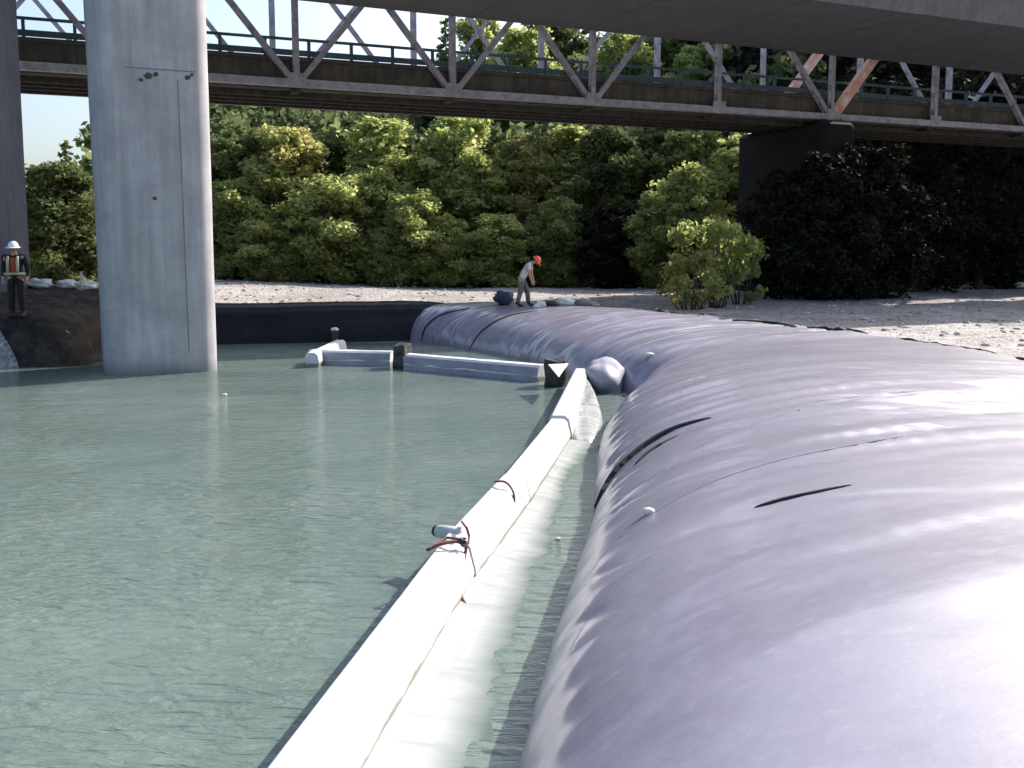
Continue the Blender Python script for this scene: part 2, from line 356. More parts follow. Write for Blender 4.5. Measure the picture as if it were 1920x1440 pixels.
# ------------------------------------------------------------ terrain
def sst(a, b, x):
    t = min(1, max(0, (x - a) / (b - a))); return t * t * (3 - 2 * t)
def pool_right(y):      # beneath the dam
    pts = [(-40, 3), (0, 3.6), (10, 5), (20, 5.6), (25, 4.6), (29.5, 2.8), (33, .5), (35.5, -2.5)]
    for (a, b), (c, d) in zip(pts, pts[1:]):
        if y <= c: return b + (d - b) * (y - a) / (c - a)
    return -99
def ground_z(x, y):
    nz = noise.noise(Vector((x * .13, y * .13, 0))) * .18 + noise.noise(Vector((x * .5, y * .5, 3))) * .07
    # dry side and gravel bar
    z = .32 + nz + .35 * sst(40, 75, y) + .55 * sst(-4, -24, x) * sst(44, 70, y)
    # left bank
    lb = sst(-10.2, -11.6, x) * sst(24.2, 26.3, y)
    z_l = 1.22 + nz * .4 + .4 * sst(26.5, 31, y) * sst(-10, -13, x) 
    # pool
    xr = pool_right(y)
    inside = 0
    if y < 36:
        inside = sst(xr + .6, xr - .6, x)
        far = 33.8 + .05 * min(0, x)          # centre line of the black tube
        inside *= sst(far + .3, far - .8, y)
    zp = -1.3
    zz = z * (1 - inside) + zp * inside
    if x < -9.5 and y > 24 and y < 44:
        k = lb * sst(44, 36, y)
        zz = zz * (1 - k) + z_l * k
    # hills
    edge = 76 - 3 * sst(14, 24, x) + 2.0 * noise.noise(Vector((x * .08, 0, 9)))
    if y > edge:
        d = y - edge
        st = .30 + .5 * sst(-38, -30, x) + .75 * sst(16, 26, x)
        top = 3 + 9 * sst(-38, -30, x) + 13 * sst(-14, 6, x) + 10 * sst(10, 30, x)
        zz += top * (1 - exp(-d * st / top))
        zz += noise.noise(Vector((x * .1, y * .1, 5))) * min(1.5, d * .1)
    return zz
def axis(vals):
    out = []; 
    for a, b, st in vals:
        n = max(1, round((b - a) / st)); out += [a + (b - a) * i / n for i in range(n)]
    out.append(vals[-1][1]); return out
xs = axis([(-1500, -160, 120), (-160, -40, 5), (-40, 45, .6), (45, 160, 5), (160, 1500, 120)])
ys = axis([(-300, -20, 20), (-20, 20, 1.5), (20, 50, .5), (50, 100, 1.2), (100, 220, 5), (220, 2500, 150)])
me = bpy.data.meshes.new('ground')
vs = [(x, y, ground_z(x, y)) for y in ys for x in xs]
nx = len(xs)
fs = [(j * nx + i, j * nx + i + 1, (j + 1) * nx + i + 1, (j + 1) * nx + i) for j in range(len(ys) - 1) for i in range(nx - 1)]
me.from_pydata(vs, [], fs)
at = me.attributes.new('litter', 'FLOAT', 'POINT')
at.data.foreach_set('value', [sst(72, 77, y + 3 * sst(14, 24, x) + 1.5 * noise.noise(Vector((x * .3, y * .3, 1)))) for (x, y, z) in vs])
me.materials.append(M['gravel']); me.polygons.foreach_set('use_smooth', [True] * len(me.polygons))
ground = bpy.data.objects.new('ground', me); COL.objects.link(ground); tag(ground, kind='structure')
GB = BVHTree.FromPolygons([Vector(v) for v in vs], fs)
def gz(x, y):
    h = GB.ray_cast(Vector((x, y, 200)), Vector((0, 0, -1))); return h[0].z if h[0] else 0

# water sheet
mb = MB()
mb.add([(-220, -80, 0), (4.5, -80, 0), (4.5, 36, 0), (-220, 36, 0)], [(0, 1, 2, 3)])
tag(mb.build('water', M['water']), kind='structure')

# distant hill seen between the piers
mb = MB()
hp = []
for i in range(41):
    x = -330 + i * 12; hh = 30 + 9 * noise.noise(Vector((x * .02, 0, 0))) + 3 * noise.noise(Vector((x * .11, 3, 0)))
    if x > -60: hh *= max(.2, 1 - (x + 60) / 160)
    hp.append((x, hh))
vs = []
for x, h in hp:
    vs += [(x, 330, -5), (x, 352, h * .7), (x, 380, h), (x, 440, -5)]
fs = []
for i in range(40):
    for k in range(3): fs.append((i * 4 + k, (i + 1) * 4 + k, (i + 1) * 4 + k + 1, i * 4 + k + 1))
mb.add(vs, fs); tag(mb.build('hill', M['hillfar'], smooth=True), kind='structure')

# ------------------------------------------------------------ dam tubes
def cat(pts, n):
    """Catmull-Rom through rows of numbers, n samples a span"""
    out = []
    for i in range(len(pts) - 1):
        p0 = pts[max(i - 1, 0)]; p1 = pts[i]; p2 = pts[i + 1]; p3 = pts[min(i + 2, len(pts) - 1)]
        for k in range(n):
            t = k / n
            out.append([.5 * ((2 * b) + (-a + c) * t + (2 * a - 5 * b + 4 * c - d) * t * t + (-a + 3 * b - 3 * c + d) * t ** 3) for a, b, c, d in zip(p0, p1, p2, p3)])
    out.append(list(pts[-1])); return out
def dam_tube(name, rows, material, skew=.45, nth=110, amp=1.0, seed=0, parent=None, span=56):
    """rows: x, y, half width, centre z, half height"""
    path = cat(rows, span); vs = []; uvs = []; s = 0; prev = None
    exps = 1.75
    th = []
    for k in range(nth): th.append(-pi / 2 + 2 * pi * k / nth)    # starts at the bottom
    for i, (x, y, hw, cz, hh) in enumerate(path):
        a = path[max(i - 1, 0)]; b = path[min(i + 1, len(path) - 1)]
        d = Vector((b[0] - a[0], b[1] - a[1], 0)).normalized(); sd = Vector((d.y, -d.x, 0))
        if prev: s += sqrt((x - prev[0]) ** 2 + (y - prev[1]) ** 2)
        prev = (x, y)
        for t in th:
            c, sn = cos(t), sin(t)
            e = 2 / 2.5
            lx = hw * abs(c) ** e * (1 if c >= 0 else -1); lz = hh * abs(sn) ** e * (1 if sn >= 0 else -1)
            nrm = (sd * (c / hw) + Vector((0, 0, sn / hh))).normalized()
            sp = s - skew * lx                      # wrinkles run a little off square
            h = 0
            h += .020 * noise.noise(Vector((sp * .8, lx * .10, lz * .1 + seed)))
            h += .020 * (abs(noise.noise(Vector((sp * 1.7, lx * .14 + 5, lz * .2 + seed)))) - .25)
            gate = max(0, min(1, .5 + 1.6 * noise.noise(Vector((s * .23, lx * .12, seed + 2.5)))))
            gate *= .35 + .9 * exp(-((y - 11.5) / 3.2) ** 2) + .7 * exp(-((y - 25) / 4) ** 2)
            gate *= .25 + .75 * max(0, min(1, (lx + hw * .93) / (hw * .3)))
            zone = exp(-((sp - Z1) / 2.1) ** 2) + .8 * exp(-((sp - Z2) / 1.8) ** 2) if seed == 0 else (.8 * exp(-((sp - 9) / 5) ** 2) if seed == 4 else 0)
            zone *= max(0, min(1, (lx + 2.6) / 1.6)) * (.45 + 1.1 * max(0, .35 + noise.noise(Vector((sp * .8, lx * .35, 77 + seed)))))
            if sn > 0: h += zone * .15 * (.35 - abs(noise.noise(Vector((sp * 2.7, lx * .16, seed + 61)))) * 1.7)
            h += gate * .040 * (.3 - abs(noise.noise(Vector((sp * 2.3, lx * .10, seed + 31)))) * 1.6)
            h += gate * (.030 * noise.noise(Vector((sp * 2.6, lx * .16, lz * .2 + seed))) + .010 * noise.noise(Vector((sp * 5.2, lx * .22, lz * .3 + seed))))
            cr = abs(noise.noise(Vector((sp * .9 + lx * .35, lx * .5 - sp * .2, seed + 50))))
            h -= .012 * max(0, 1 - cr * 14)
            h += .004 * noise.noise(Vector((sp * 5.0, lx * .9, lz * .6 + seed)))
            h += .06 * noise.noise(Vector((s * .22, lx * .3, lz * .3 + seed + 9)))
            # pleats gather toward the waterline
            side = max(0, 1 - abs(lz) / hh)
            h += .010 * side * noise.noise(Vector((s * 3.1, lz * .4, seed + 3)))
            p = Vector((x, y, cz)) + sd * lx + Vector((0, 0, lz)) + nrm * h * amp
            vs.append(p); uvs.append((sp, lx + (lz * .4)))
    n = len(path); fs = []
    for i in range(n - 1):
        for k in range(nth):
            k2 = (k + 1) % nth
            fs.append((i * nth + k, i * nth + k2, (i + 1) * nth + k2, (i + 1) * nth + k))
    fs.append(tuple(range(nth - 1, -1, -1))); fs.append(tuple((n - 1) * nth + k for k in range(nth)))
    me = bpy.data.meshes.new(name); me.from_pydata(vs, [], fs)
    # faces point outward
    bm = bmesh.new(); bm.from_mesh(me); bmesh.ops.recalc_face_normals(bm, faces=bm.faces); bm.to_mesh(me); bm.free()
    uvl = me.uv_layers.new(name='uv')
    for lp in me.loops: uvl.data[lp.index].uv = uvs[lp.vertex_index]
    me.materials.append(material); me.polygons.foreach_set('use_smooth', [True] * len(me.polygons))
    o = bpy.data.objects.new(name, me); COL.objects.link(o)
    if parent: o.parent = parent
    return o, BVHTree.FromPolygons([tuple(v) for v in vs], [f for f in fs if len(f) == 4])
ZC, HH = -.25, 1.45
Z1, Z2 = 20.5, 31.0      # where along the near tube the skin is most tightly pleated
rootA = empty('water_dam', (0, 0, 0))
tag(rootA, 'huge lavender-grey water-filled plastic dam tube running from the foreground past the floating boom', 'water dam', 'water-filled dam tubes across the river')
rowsA = [(2.6, -9, 3.9, ZC, HH), (3.4, -3, 4.0, ZC, HH), (3.8, 2, 4.05, ZC, HH), (4.3, 6, 4.15, ZC, HH), (5.02, 10, 4.2, ZC, HH), (5.6, 14.5, 4.3, ZC, HH),
         (6.3, 18.5, 4.05, ZC, HH - .02), (6.3, 21.5, 3.6, ZC, HH - .05), (5.7, 24.5, 3.0, ZC, HH - .12), (4.8, 27, 2.2, ZC - .1, HH - .3), (4.4, 28.2, 1.2, ZC - .3, HH - .6)]
tA, BA = dam_tube('tube', rowsA, M['dam'], parent=rootA, seed=0)
rootB = empty('water_dam', (0, 0, 0))
tag(rootB, 'far lavender-grey dam tube bending left behind the floating boom, person in red helmet on top', 'water dam', 'water-filled dam tubes across the river')
rowsB = [(6.6, 17, 2.6, ZC - .2, HH - .3), (6.2, 20, 3.5, ZC, HH - .08), (5.0, 24.2, 3.75, ZC, HH - .02), (3.0, 29, 3.3, ZC, HH), (.6, 33, 3.0, ZC, HH), (-1.6, 35.3, 2.5, ZC, HH - .02), (-3.1, 36.4, 1.9, ZC - .1, HH - .15), (-3.9, 36.9, .9, ZC - .3, HH - .5)]
tB, BB = dam_tube('tube', rowsB, M['dam'], parent=rootB, seed=4, skew=.1)
rootC = empty('water_dam', (0, 0, 0))
tag(rootC, 'black dam tube across the far side of the pool, right of the near pier', 'water dam', 'water-filled dam tubes across the river')
rowsC = [(-1.2, 37.2, 1.4, ZC - .1, HH - .35), (-2.8, 36.4, 2.2, ZC, HH - .05), (-6, 35.4, 2.5, ZC, HH), (-10, 34.3, 2.4, ZC, HH), (-14, 33, 2.3, ZC, HH + .1), (-18, 31.8, 2.2, ZC, HH + .1)]
tC, BC = dam_tube('tube', rowsC, M['dam_black'], parent=rootC, seed=8, skew=0, amp=.8)
def hit(px, py, trees=(BA, BB, BC)):
    d = ray(px, py).normalized(); best = None
    for t in trees:
        h = t.ray_cast(CO, d)
        if h[0] and (best is None or h[3] < best[3]): best = h
    return best
M['sheet'] = noisy('bank_shade', (.014, .013, .013), (.035, .031, .028), 2.5, .85, .8, bscale=9, spec=.12, c3=(.075, .062, .05), dist=.08)
mb = MB(); vs = []; n1, n2 = 44, 40  # dark sheet added over the bank to stand for its shade
for i in range(n1 + 1):
    x = -16.5 + 6.4 * i / n1
    y0 = 24.1 + max(0, -10.95 - x) * .8 + .25 * noise.noise(Vector((x * 1.7, 0, 0)))
    for k_ in range(n2 + 1):
        y = y0 + (33.2 - y0) * k_ / n2
        wv = .10 * (noise.noise(Vector((x * 2.6, y * 2.6, 4))) + .5) + .05 * noise.noise(Vector((x * 6, y * 6, 1)))
        vs.append((x, y, max(gz(x, y), -.2) + .05 + wv))
fs = [(i * (n2 + 1) + k_, (i + 1) * (n2 + 1) + k_, (i + 1) * (n2 + 1) + k_ + 1, i * (n2 + 1) + k_ + 1) for i in range(n1) for k_ in range(n2)]
mb.add(vs, fs); o = mb.build('shade_sheet', M['sheet'], smooth=True); tag(o, 'rumpled dark sheet added as the shade of the left bank under the sandbags', 'shade sheet')
o.modifiers.new('t', 'SOLIDIFY').thickness = .02
BS = BVHTree.FromPolygons([Vector(v) for v in vs], fs)
def topz(x, y):
    z = gz(x, y)
    for t in (BA, BB, BC, BS):
        h = t.ray_cast(Vector((x, y, 20)), Vector((0, 0, -1)))
        if h[0] and h[0].z > z: z = h[0].z
    return z

M['seam'] = noisy('matt_seam_tape', (.12, .115, .15), (.2, .19, .24), 3, .9, 0, spec=.1)
# raised welt seams on the near tube, laid along its surface
def seam(pxs, wid, hgt, material, root, name='seam', n=10, trees=(BA,)):
    pts = []
    for (a, b) in cat(pxs, n):
        h = hit(a, b, trees)
        if h: pts.append((h[0], h[1]))
    vs = []; fs = []
    for i, (p, nr) in enumerate(pts):
        if nr.dot(CO - p) < 0: nr = -nr
        d = (pts[min(i + 1, len(pts) - 1)][0] - pts[max(i - 1, 0)][0]).normalized(); sd = d.cross(nr).normalized()
        k = sin(pi * min(1, max(0.02, i / (len(pts) - 1)))) ** .5
        wv = wid * (.5 + .5 * k) * (1 + .3 * noise.noise(p * 3)); hv = hgt * k
        vs += [p - sd * wv - nr * .01, p - sd * wv * .4 + nr * hv, p + sd * wv * .4 + nr * hv * .8, p + sd * wv - nr * .01]
    for i in range(len(pts) - 1):
        for q in range(3): fs.append((i * 4 + q, i * 4 + q + 1, (i + 1) * 4 + q + 1, (i + 1) * 4 + q))
    mb = MB(); mb.add(vs, fs); return mb.build(name, material, root, smooth=False)
o = seam([(1106, 985), (1118, 950), (1150, 893), (1200, 845), (1262, 806), (1336, 783)], .045, .05, M['dark_cloth'], rootA, 'fold'); o['label'] = 'black open fold curving up the near tube side'
seam([(1190, 872), (1225, 843), (1275, 815)], .02, .025, M['dark_cloth'], rootA, 'fold')
seam([(1128, 985), (1200, 920), (1290, 850), (1400, 800), (1500, 768)], .012, .004, M['seam'], rootA)
seam([(1096, 1090), (1160, 1010), (1290, 925), (1420, 875), (1560, 842), (1800, 800)], .012, .004, M['seam'], rootA)
seam([(1415, 952), (1480, 935), (1600, 909)], .02, .02, M['dark_cloth'], rootA, 'fold')
seam([(1068, 1220), (1110, 1150), (1160, 1090), (1230, 1035)], .012, .004, M['seam'], rootA)
seam([(880, 655), (905, 620), (950, 594), (1010, 582)], .05, .03, M['dark_cloth'], rootB, 'fold', trees=(BB,))
seam([(868, 650), (890, 618), (930, 592), (970, 584)], .04, .03, M['dam'], rootB, trees=(BB,))
seam([(790, 640), (800, 612), (830, 590), (880, 578)], .05, .04, M['dark_cloth'], rootB, 'fold', trees=(BB,))

# ------------------------------------------------------------ concrete road bridge overhead
SOF = CAMZ + 11.0
r0, r1 = 36.0, 45.0
root = empty('road_bridge', bp(0, (r0 + r1) / 2, SOF))
tag(root, 'dark concrete box-girder road bridge crossing overhead at the top of the picture', 'bridge')
M['joint0'] = noisy('soffit_joint', (.09, .09, .09), (.12, .12, .12), 3, .9, 0)
def prism(mb, prof, t0, t1, nt_=1, mi=0):
    """prof: list of (rho, z); swept along the bridge"""
    n = len(prof); vs = []
    for i in range(nt_ + 1):
        t = t0 + (t1 - t0) * i / nt_
        vs += [bp(t, r, z) for r, z in prof]
    fs = [(i * n + k, i * n + (k + 1) % n, (i + 1) * n + (k + 1) % n, (i + 1) * n + k) for i in range(nt_) for k in range(n)]
    fs += [tuple(range(n - 1, -1, -1)), tuple(nt_ * n + k for k in range(n))]
    mb.add(vs, fs, mi)
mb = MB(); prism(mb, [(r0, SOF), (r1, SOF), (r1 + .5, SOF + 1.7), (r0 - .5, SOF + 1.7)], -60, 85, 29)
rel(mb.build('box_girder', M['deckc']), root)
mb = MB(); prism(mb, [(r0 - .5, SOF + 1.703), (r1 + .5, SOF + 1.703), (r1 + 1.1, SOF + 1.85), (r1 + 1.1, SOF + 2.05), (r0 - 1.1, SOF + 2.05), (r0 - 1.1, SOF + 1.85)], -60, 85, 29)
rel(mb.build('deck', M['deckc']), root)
for k_ in range(-8, 14):
    mb = MB(); mb.box(bp(k_ * 6.0, (r0 + r1) / 2, SOF - .004), .05, r1 - r0 - .06, .012, (U, NN, Vector((0, 0, 1)))); rel(mb.build('form_joint', M['joint0']), root)
mb = MB(); prism(mb, [(r0 - 1.1, SOF + 2.053), (r0 - .75, SOF + 2.053), (r0 - .85, SOF + 2.9), (r0 - 1.1, SOF + 2.9)], -60, 85)
rel(mb.build('parapet', M['deckc']), root)
mb = MB(); prism(mb, [(r1 + .75, SOF + 2.053), (r1 + 1.1, SOF + 2.053), (r1 + 1.1, SOF + 2.9), (r1 + .85, SOF + 2.9)], -60, 85)
rel(mb.build('parapet', M['deckc']), root)

def pier(name, c, ang, wx, wy, z0, z1, material, label, ch=.42, extra=True, taper=.05, joint=True):
    root = empty(name, (c[0], c[1], z0)); root.rotation_euler = (0, 0, ang)
    tag(root, label, 'bridge pier', 'concrete bridge piers')
    h = z1 - z0; mb = MB(); n = 24; vs = []
    lev = 24
    for i in range(lev + 1):
        z = h * i / lev; k = 1 + taper * (i / lev)
        a, b = wx / 2 * k, wy / 2 * k
        ring = []
        for (sx, sy, t0_) in ((1, -1, -pi / 2), (1, 1, 0), (-1, 1, pi / 2), (-1, -1, pi)):
            for q_ in range(6):
                t_ = t0_ + (pi / 2) * q_ / 5; ring.append((sx * (a - ch) + ch * cos(t_), sy * (b - ch) + ch * sin(t_)))
        for (x, y) in ring:
            q = .006 * noise.noise(Vector((x * 2, y * 2, z)))
            vs.append((x + q, y + q, z))
    fs = [(i * n + k, i * n + (k + 1) % n, (i + 1) * n + (k + 1) % n, (i + 1) * n + k) for i in range(lev) for k in range(n)]
    fs += [tuple(range(n - 1, -1, -1)), tuple(lev * n + k for k in range(n))]
    mb.add(vs, fs); o = mb.build('shaft', material, root)
    for p_ in o.data.polygons: p_.use_smooth = len(p_.vertices) == 4
    return root
# near pier: front edges seen at x 197 and 412 on the water
pa = P(199, 705, 0); pb = P(411, 696, 0)
ang = math.atan2(pb.y - pa.y, pb.x - pa.x)
wx = (pb - pa).length
dv = (pb - pa).normalized(); back = Vector((-dv.y, dv.x, 0))
cc = (pa + pb) / 2 + back * 1.35
pr = pier('bridge_pier', (cc.x, cc.y), ang, wx, 2.7, -1.4, SOF - .3, M['pier'], 'tall light concrete pier standing in the pool, nearest the camera, its foot in the water', taper=.045)
# details on its front face: formwork joint, pour line, rusted tie holes
zf = 1.4
def onface(px, py):
    d = ray(px, py); n_ = -back; t = (pa - CO).dot(n_) / d.dot(n_); q = CO + d * t
    rel_ = q - cc; return (rel_.dot(dv), q.z + zf)
mb = MB()
x1, za = onface(333, 150); _, zb = onface(345, 660)
k = lambda z: -(2.7 / 2) * (1 + .045 * z / (SOF + 1.1)) - .003
mb.bar((x1, k(za), za), (x1 + .02, k(zb), zb), .018, .008, up=(0, 1, 0)); M['joint'] = noisy('stained_joint', (.12, .12, .14), (.22, .22, .25), 2, .9, 0)
mb.build('form_joint', M['joint'], pr)
mb = MB()
xa, zz = onface(232, 126); xb, _ = onface(366, 132)
mb.bar((xa, k(zz), zz), (xb, k(zz), zz), .008, .02, up=(0, 0, 1)); mb.build('form_joint', M['joint'], pr)
for (a, b, s) in ((278, 143, .085), (292, 140, .06), (264, 150, .05), (352, 146, .06), (360, 141, .045), (290, 372, .05)):
    x_, z_ = onface(a, b); mb = MB(); mb.blob((x_, k(z_) + .0, z_), s, .03, s * .8, seed=a, rough=.7, nu=10, nv=6); mb.build('tie_hole', M['soil'], pr)
# far pier at the left edge
q = PD(46, 560, 30.2)
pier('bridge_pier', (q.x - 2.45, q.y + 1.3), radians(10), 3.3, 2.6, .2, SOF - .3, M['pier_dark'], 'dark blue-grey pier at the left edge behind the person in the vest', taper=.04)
# cross beam joining the piers, inside the deck depth
mb = MB(); e_ = bp(-4, 36.6, 0)
mb.bar((cc.x + .3, cc.y - .8, SOF - .1), (q.x - 1.9, q.y + 1.5, SOF - .1), 2.2, 1.0)
mb.bar((q.x - 2.2, q.y + 2.0, SOF - .102), (q.x - 5.2, q.y + 9, SOF - .102), 2.2, 1.0)
o = mb.build('crossbeam', M['deckc']); rel(o, root)

# ------------------------------------------------------------ old steel truss bridge
HT = CAMZ + 8.0
BH = radians(68.2); U = Vector((sin(BH), cos(BH), 0)); NN = Vector((-cos(BH), sin(BH), 0))   # the old bridge lies at a slightly different angle
PAN = 7.55
nd = [P(a_, b_, HT) for a_, b_ in ((563, 156), (860, 168), (1118, 185), (1345, 203), (1552, 220), (1735, 235), (1890, 250))]
RT = sum(v.dot(NN) for v in nd) / 7; t0n = sum(v.dot(U) for v in nd) / 7 - 3 * PAN
tr = empty('truss_bridge', bp(t0n, RT + 3.2, HT))
tag(tr, 'old steel truss bridge with pale grey members and teal railing crossing the whole picture', 'bridge')
WT = 6.6; TH = 9.3
nodes = list(range(-5, 10))
tn = lambda i: t0n + i * PAN
def lbar(mb, a, b, wd, gap):
    """a built-up member: two channels joined by batten plates"""
    a = Vector(a); b = Vector(b); d = (b - a).normalized(); side = NN
    for s in (-1, 1): mb.bar(a + side * s * gap / 2, b + side * s * gap / 2, wd, .05, up=NN)
    L_ = (b - a).length; n = max(2, int(L_ / .9))
    for i in range(n):
        p = a.lerp(b, (i + .5) / n); mb.bar(p - side * (gap / 2 - .03), p + side * (gap / 2 - .03), wd * .8, .25, up=d)
for plane, rho in (('near', RT), ('far', RT + WT)):
    mb = MB(); mb.bar(bp(tn(-6), rho, HT), bp(tn(10), rho, HT), .42, .34, bev=.03); rel(mb.build('bottom_chord', M['steel']), tr)
    mb = MB(); mb.bar(bp(tn(-6), rho, HT + TH), bp(tn(10), rho, HT + TH), .45, .4, bev=.03); rel(mb.build('top_chord', M['steel']), tr)
    for i in nodes:
        mb = MB(); lbar(mb, bp(tn(i), rho, HT + .17), bp(tn(i), rho, HT + TH - .2), .26 if i != 4 else .2, .3)
        rel(mb.build('vertical_post', M['steel']), tr)
        mb = MB(); mb.box(bp(tn(i), rho - .2, HT + .12), .8, .03, .62, (U, NN, Vector((0, 0, 1)))); rel(mb.build('gusset_plate', M['steel']), tr)
    # diagonals as the photograph shows them
    diag = [(-4, -5), (-4, -3), (-2, -3), (-2, -1), (-1, -2), (0, -1), (-1, 0), (0, 1), (1, 0), (1, 2), (2, 1), (2, 3), (4, 3), (4, 5), (6, 5), (6, 7), (8, 7), (8, 9)]
    for (i, j) in diag:
        mb = MB(); big = (i, j) == (4, 5)
        a = bp(tn(i) + (.3 if j > i else -.3), rho, HT + .25); b = bp(tn(j), rho, HT + TH - .2)
        if big: mb.bar(a, b, .5, .45, up=NN, bev=.04)
        else: lbar(mb, a, b, .24 if plane == 'near' else .18, .26)
        oo = rel(mb.build('diagonal', M['sunlit_rust'] if big else M['steel']), tr)
        if big: oo['label'] = 'thick diagonal member with sunlight painted salmon-pink and white'
# floor: beams, stringers, slab
for i in range(-5, 10):
    mb = MB(); mb.bar(bp(tn(i), RT + .25, HT - .1), bp(tn(i), RT + WT - .25, HT - .1), .35, .5)
    rel(mb.build('floor_beam', M['timber']), tr)
mb = MB()
prism(mb, [(RT + .42, HT - .2), (RT + WT - .3, HT - .2), (RT + WT - .3, HT + 1.05), (RT + .42, HT + 1.05)], tn(-6), tn(10))
rel(mb.build('slab', M['deckold']), tr)
for k_, rr in enumerate((1.3, 2.4, 3.5, 4.6)):
    mb = MB(); mb.bar(bp(tn(-6), RT + rr, HT - .3), bp(tn(10), RT + rr, HT - .3), .22, .3); rel(mb.build('stringer', M['timber']), tr)
mb = MB()
prism(mb, [(RT + .3, HT + 1.053), (RT + .8, HT + 1.053), (RT + .8, HT + 1.25), (RT + .3, HT + 1.25)], tn(-6), tn(10)); rel(mb.build('kerb', M['darkc']), tr)
for rho in (RT + .5, RT + WT - .5):
    rl = None
    mb = MB()
    mb.bar(bp(tn(-6), rho, HT + 2.05), bp(tn(10), rho, HT + 2.05), .1, .12)
    mb.bar(bp(tn(-6), rho, HT + 1.45), bp(tn(10), rho, HT + 1.45), .08, .26)
    ro = rel(mb.build('railing', M['rail']), tr)
    t = tn(-6)
    while t < tn(10):
        mb = MB(); mb.bar(bp(t, rho, HT + 1.06), bp(t, rho, HT + 2.05), .14, .14, up=U)
        o = mb.build('railing_post', M['rail']); rel(o, tr); t += 2.0
# truss pier below the panel point on the right
pc = bp(tn(4), RT + WT / 2, 0)
root = empty('bridge_pier', (pc.x, pc.y, gz(pc.x, pc.y) - .3)); root.rotation_euler = (0, 0, math.atan2(NN.y, NN.x))
tag(root, 'wall pier under the truss bridge on the right bank, painted near-black for deep shade', 'bridge pier', 'concrete bridge piers')
mb = MB(); h_ = HT - .25 - root.location.z
M['pier_black'] = concrete('deep_shade_concrete', (.02, .019, .017), (.013, .012, .011), (.009, .008, .007))  # near-black colour carries the deep shade under the old bridge
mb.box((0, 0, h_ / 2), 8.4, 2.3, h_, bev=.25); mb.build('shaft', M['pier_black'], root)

# ------------------------------------------------------------ floating boom
ZT = .36
def boom_seg(pts_l, wid, label, name='boom_float', zt=ZT, rz=.5, wide_side=.1, mat_=None):
    """long float: left top edge through pts_l (world), width to the right; chamfered section"""
    mb = MB(); n = 8; rows = []
    for i, p in enumerate(pts_l):
        a = pts_l[max(i - 1, 0)]; b = pts_l[min(i + 1, len(pts_l) - 1)]
        d = (b - a); d.z = 0; d.normalize(); r = Vector((d.y, -d.x, 0))
        prof = [(-.02, -.14), (0.0, zt - .06), (.05, zt), (wid - .06, zt), (wid, zt - .05), (wid + .05, .12), (wid + wide_side, 0), (wid + wide_side - .02, -.14)]
        for (x, z) in prof:
            wv = .010 * noise.noise(Vector((p.x * 3 + x * 5, p.y * 3, z * 6)))
            rows.append(Vector((p.x, p.y, z)) + r * (x + wv) + Vector((0, 0, wv if z > 0 else 0)))
    m_ = len(pts_l)
    fs = [(i * n + k_, (i + 1) * n + k_, (i + 1) * n + (k_ + 1) % n, i * n + (k_ + 1) % n) for i in range(m_ - 1) for k_ in range(n)]
    fs += [tuple(range(n)), tuple((m_ - 1) * n + k_ for k_ in range(n - 1, -1, -1))]
    mb.add(rows, fs)
    root = empty(name, (pts_l[0].x, pts_l[0].y, 0)); tag(root, label, 'boom float', 'white floats of the floating boom')
    o = mb.build('float', mat_ or M['white']); rel(o, root)
    return root
def line(a, b, n=14): return [a.lerp(b, i / n) for i in range(n + 1)]
def PZ(x, y, z=ZT): return P(x, y, z)
near0 = P(482, 1440, ZT)
Q = [near0, PZ(818, 1016), PZ(938, 891), PZ(1029, 784), PZ(1076, 694)]
ext = Q[0] + (Q[0] - Q[1]) * 1.6
def gapd(a, b, g0, g1):
    d = (b - a).normalized(); return a + d * g0, b - d * g1
s1 = boom_seg(line(ext, Q[0], 14) + line(Q[0], Q[1], 26)[1:], .27, 'nearest and longest white float of the boom, running out of the bottom of the picture', wide_side=.04)
s2 = boom_seg(line(*gapd(Q[1], Q[2], .03, .02)), .28, 'short white float beyond the roped joint, second from the camera', zt=.375, wide_side=.04)
s3 = boom_seg(line(*gapd(Q[2], Q[3], .02, .02)), .28, 'white float of the boom between two rope-bound joints, third from the camera', zt=.36, wide_side=.04)
s4 = boom_seg(line(*gapd(Q[3], Q[4], .03, 0)), .30, 'cream-white float at the far end of the long boom, against the dam corner', zt=.40, wide_side=.04)
# cross boom
c1 = boom_seg(line(PZ(762, 661), PZ(1032, 683)), .42, 'long white float across the pool between the two black joints', wide_side=.02)
c2 = boom_seg(line(PZ(590, 654), PZ(742, 657)), .42, 'white float of the cross boom left of the middle black joint', wide_side=.02)
c3 = boom_seg(line(PZ(572, 662), PZ(628, 637)), .30, 'short white float angled back at the left tip of the cross boom', wide_side=.02)

# front skirts of the cross boom: the near side hangs grey-lavender to the water
M['skirt'] = noisy('grey_skirt', (.22, .22, .27), (.33, .33, .39), 3, .6, .3, bscale=8)
def skirt(a, b, root, n=30, zt=ZT - .04, off=.03, z0=.0):
    mb = MB(); vs = []; d = (b - a).normalized(); nr = Vector((d.y, -d.x, 0))
    for i in range(n + 1):
        p = a.lerp(b, i / n)
        for z in (zt, zt * .5, z0 - .05):
            vs.append(Vector((p.x, p.y, z)) + nr * (off + (.03 + .03 * noise.noise(Vector((i * .5, z * 3, 0)))) * (zt - z)))
    fs = [(i * 3 + k_, (i + 1) * 3 + k_, (i + 1) * 3 + k_ + 1, i * 3 + k_ + 1) for i in range(n) for k_ in range(2)]
    mb.add(vs, fs); rel(mb.build('skirt', M['skirt'], smooth=True), root)
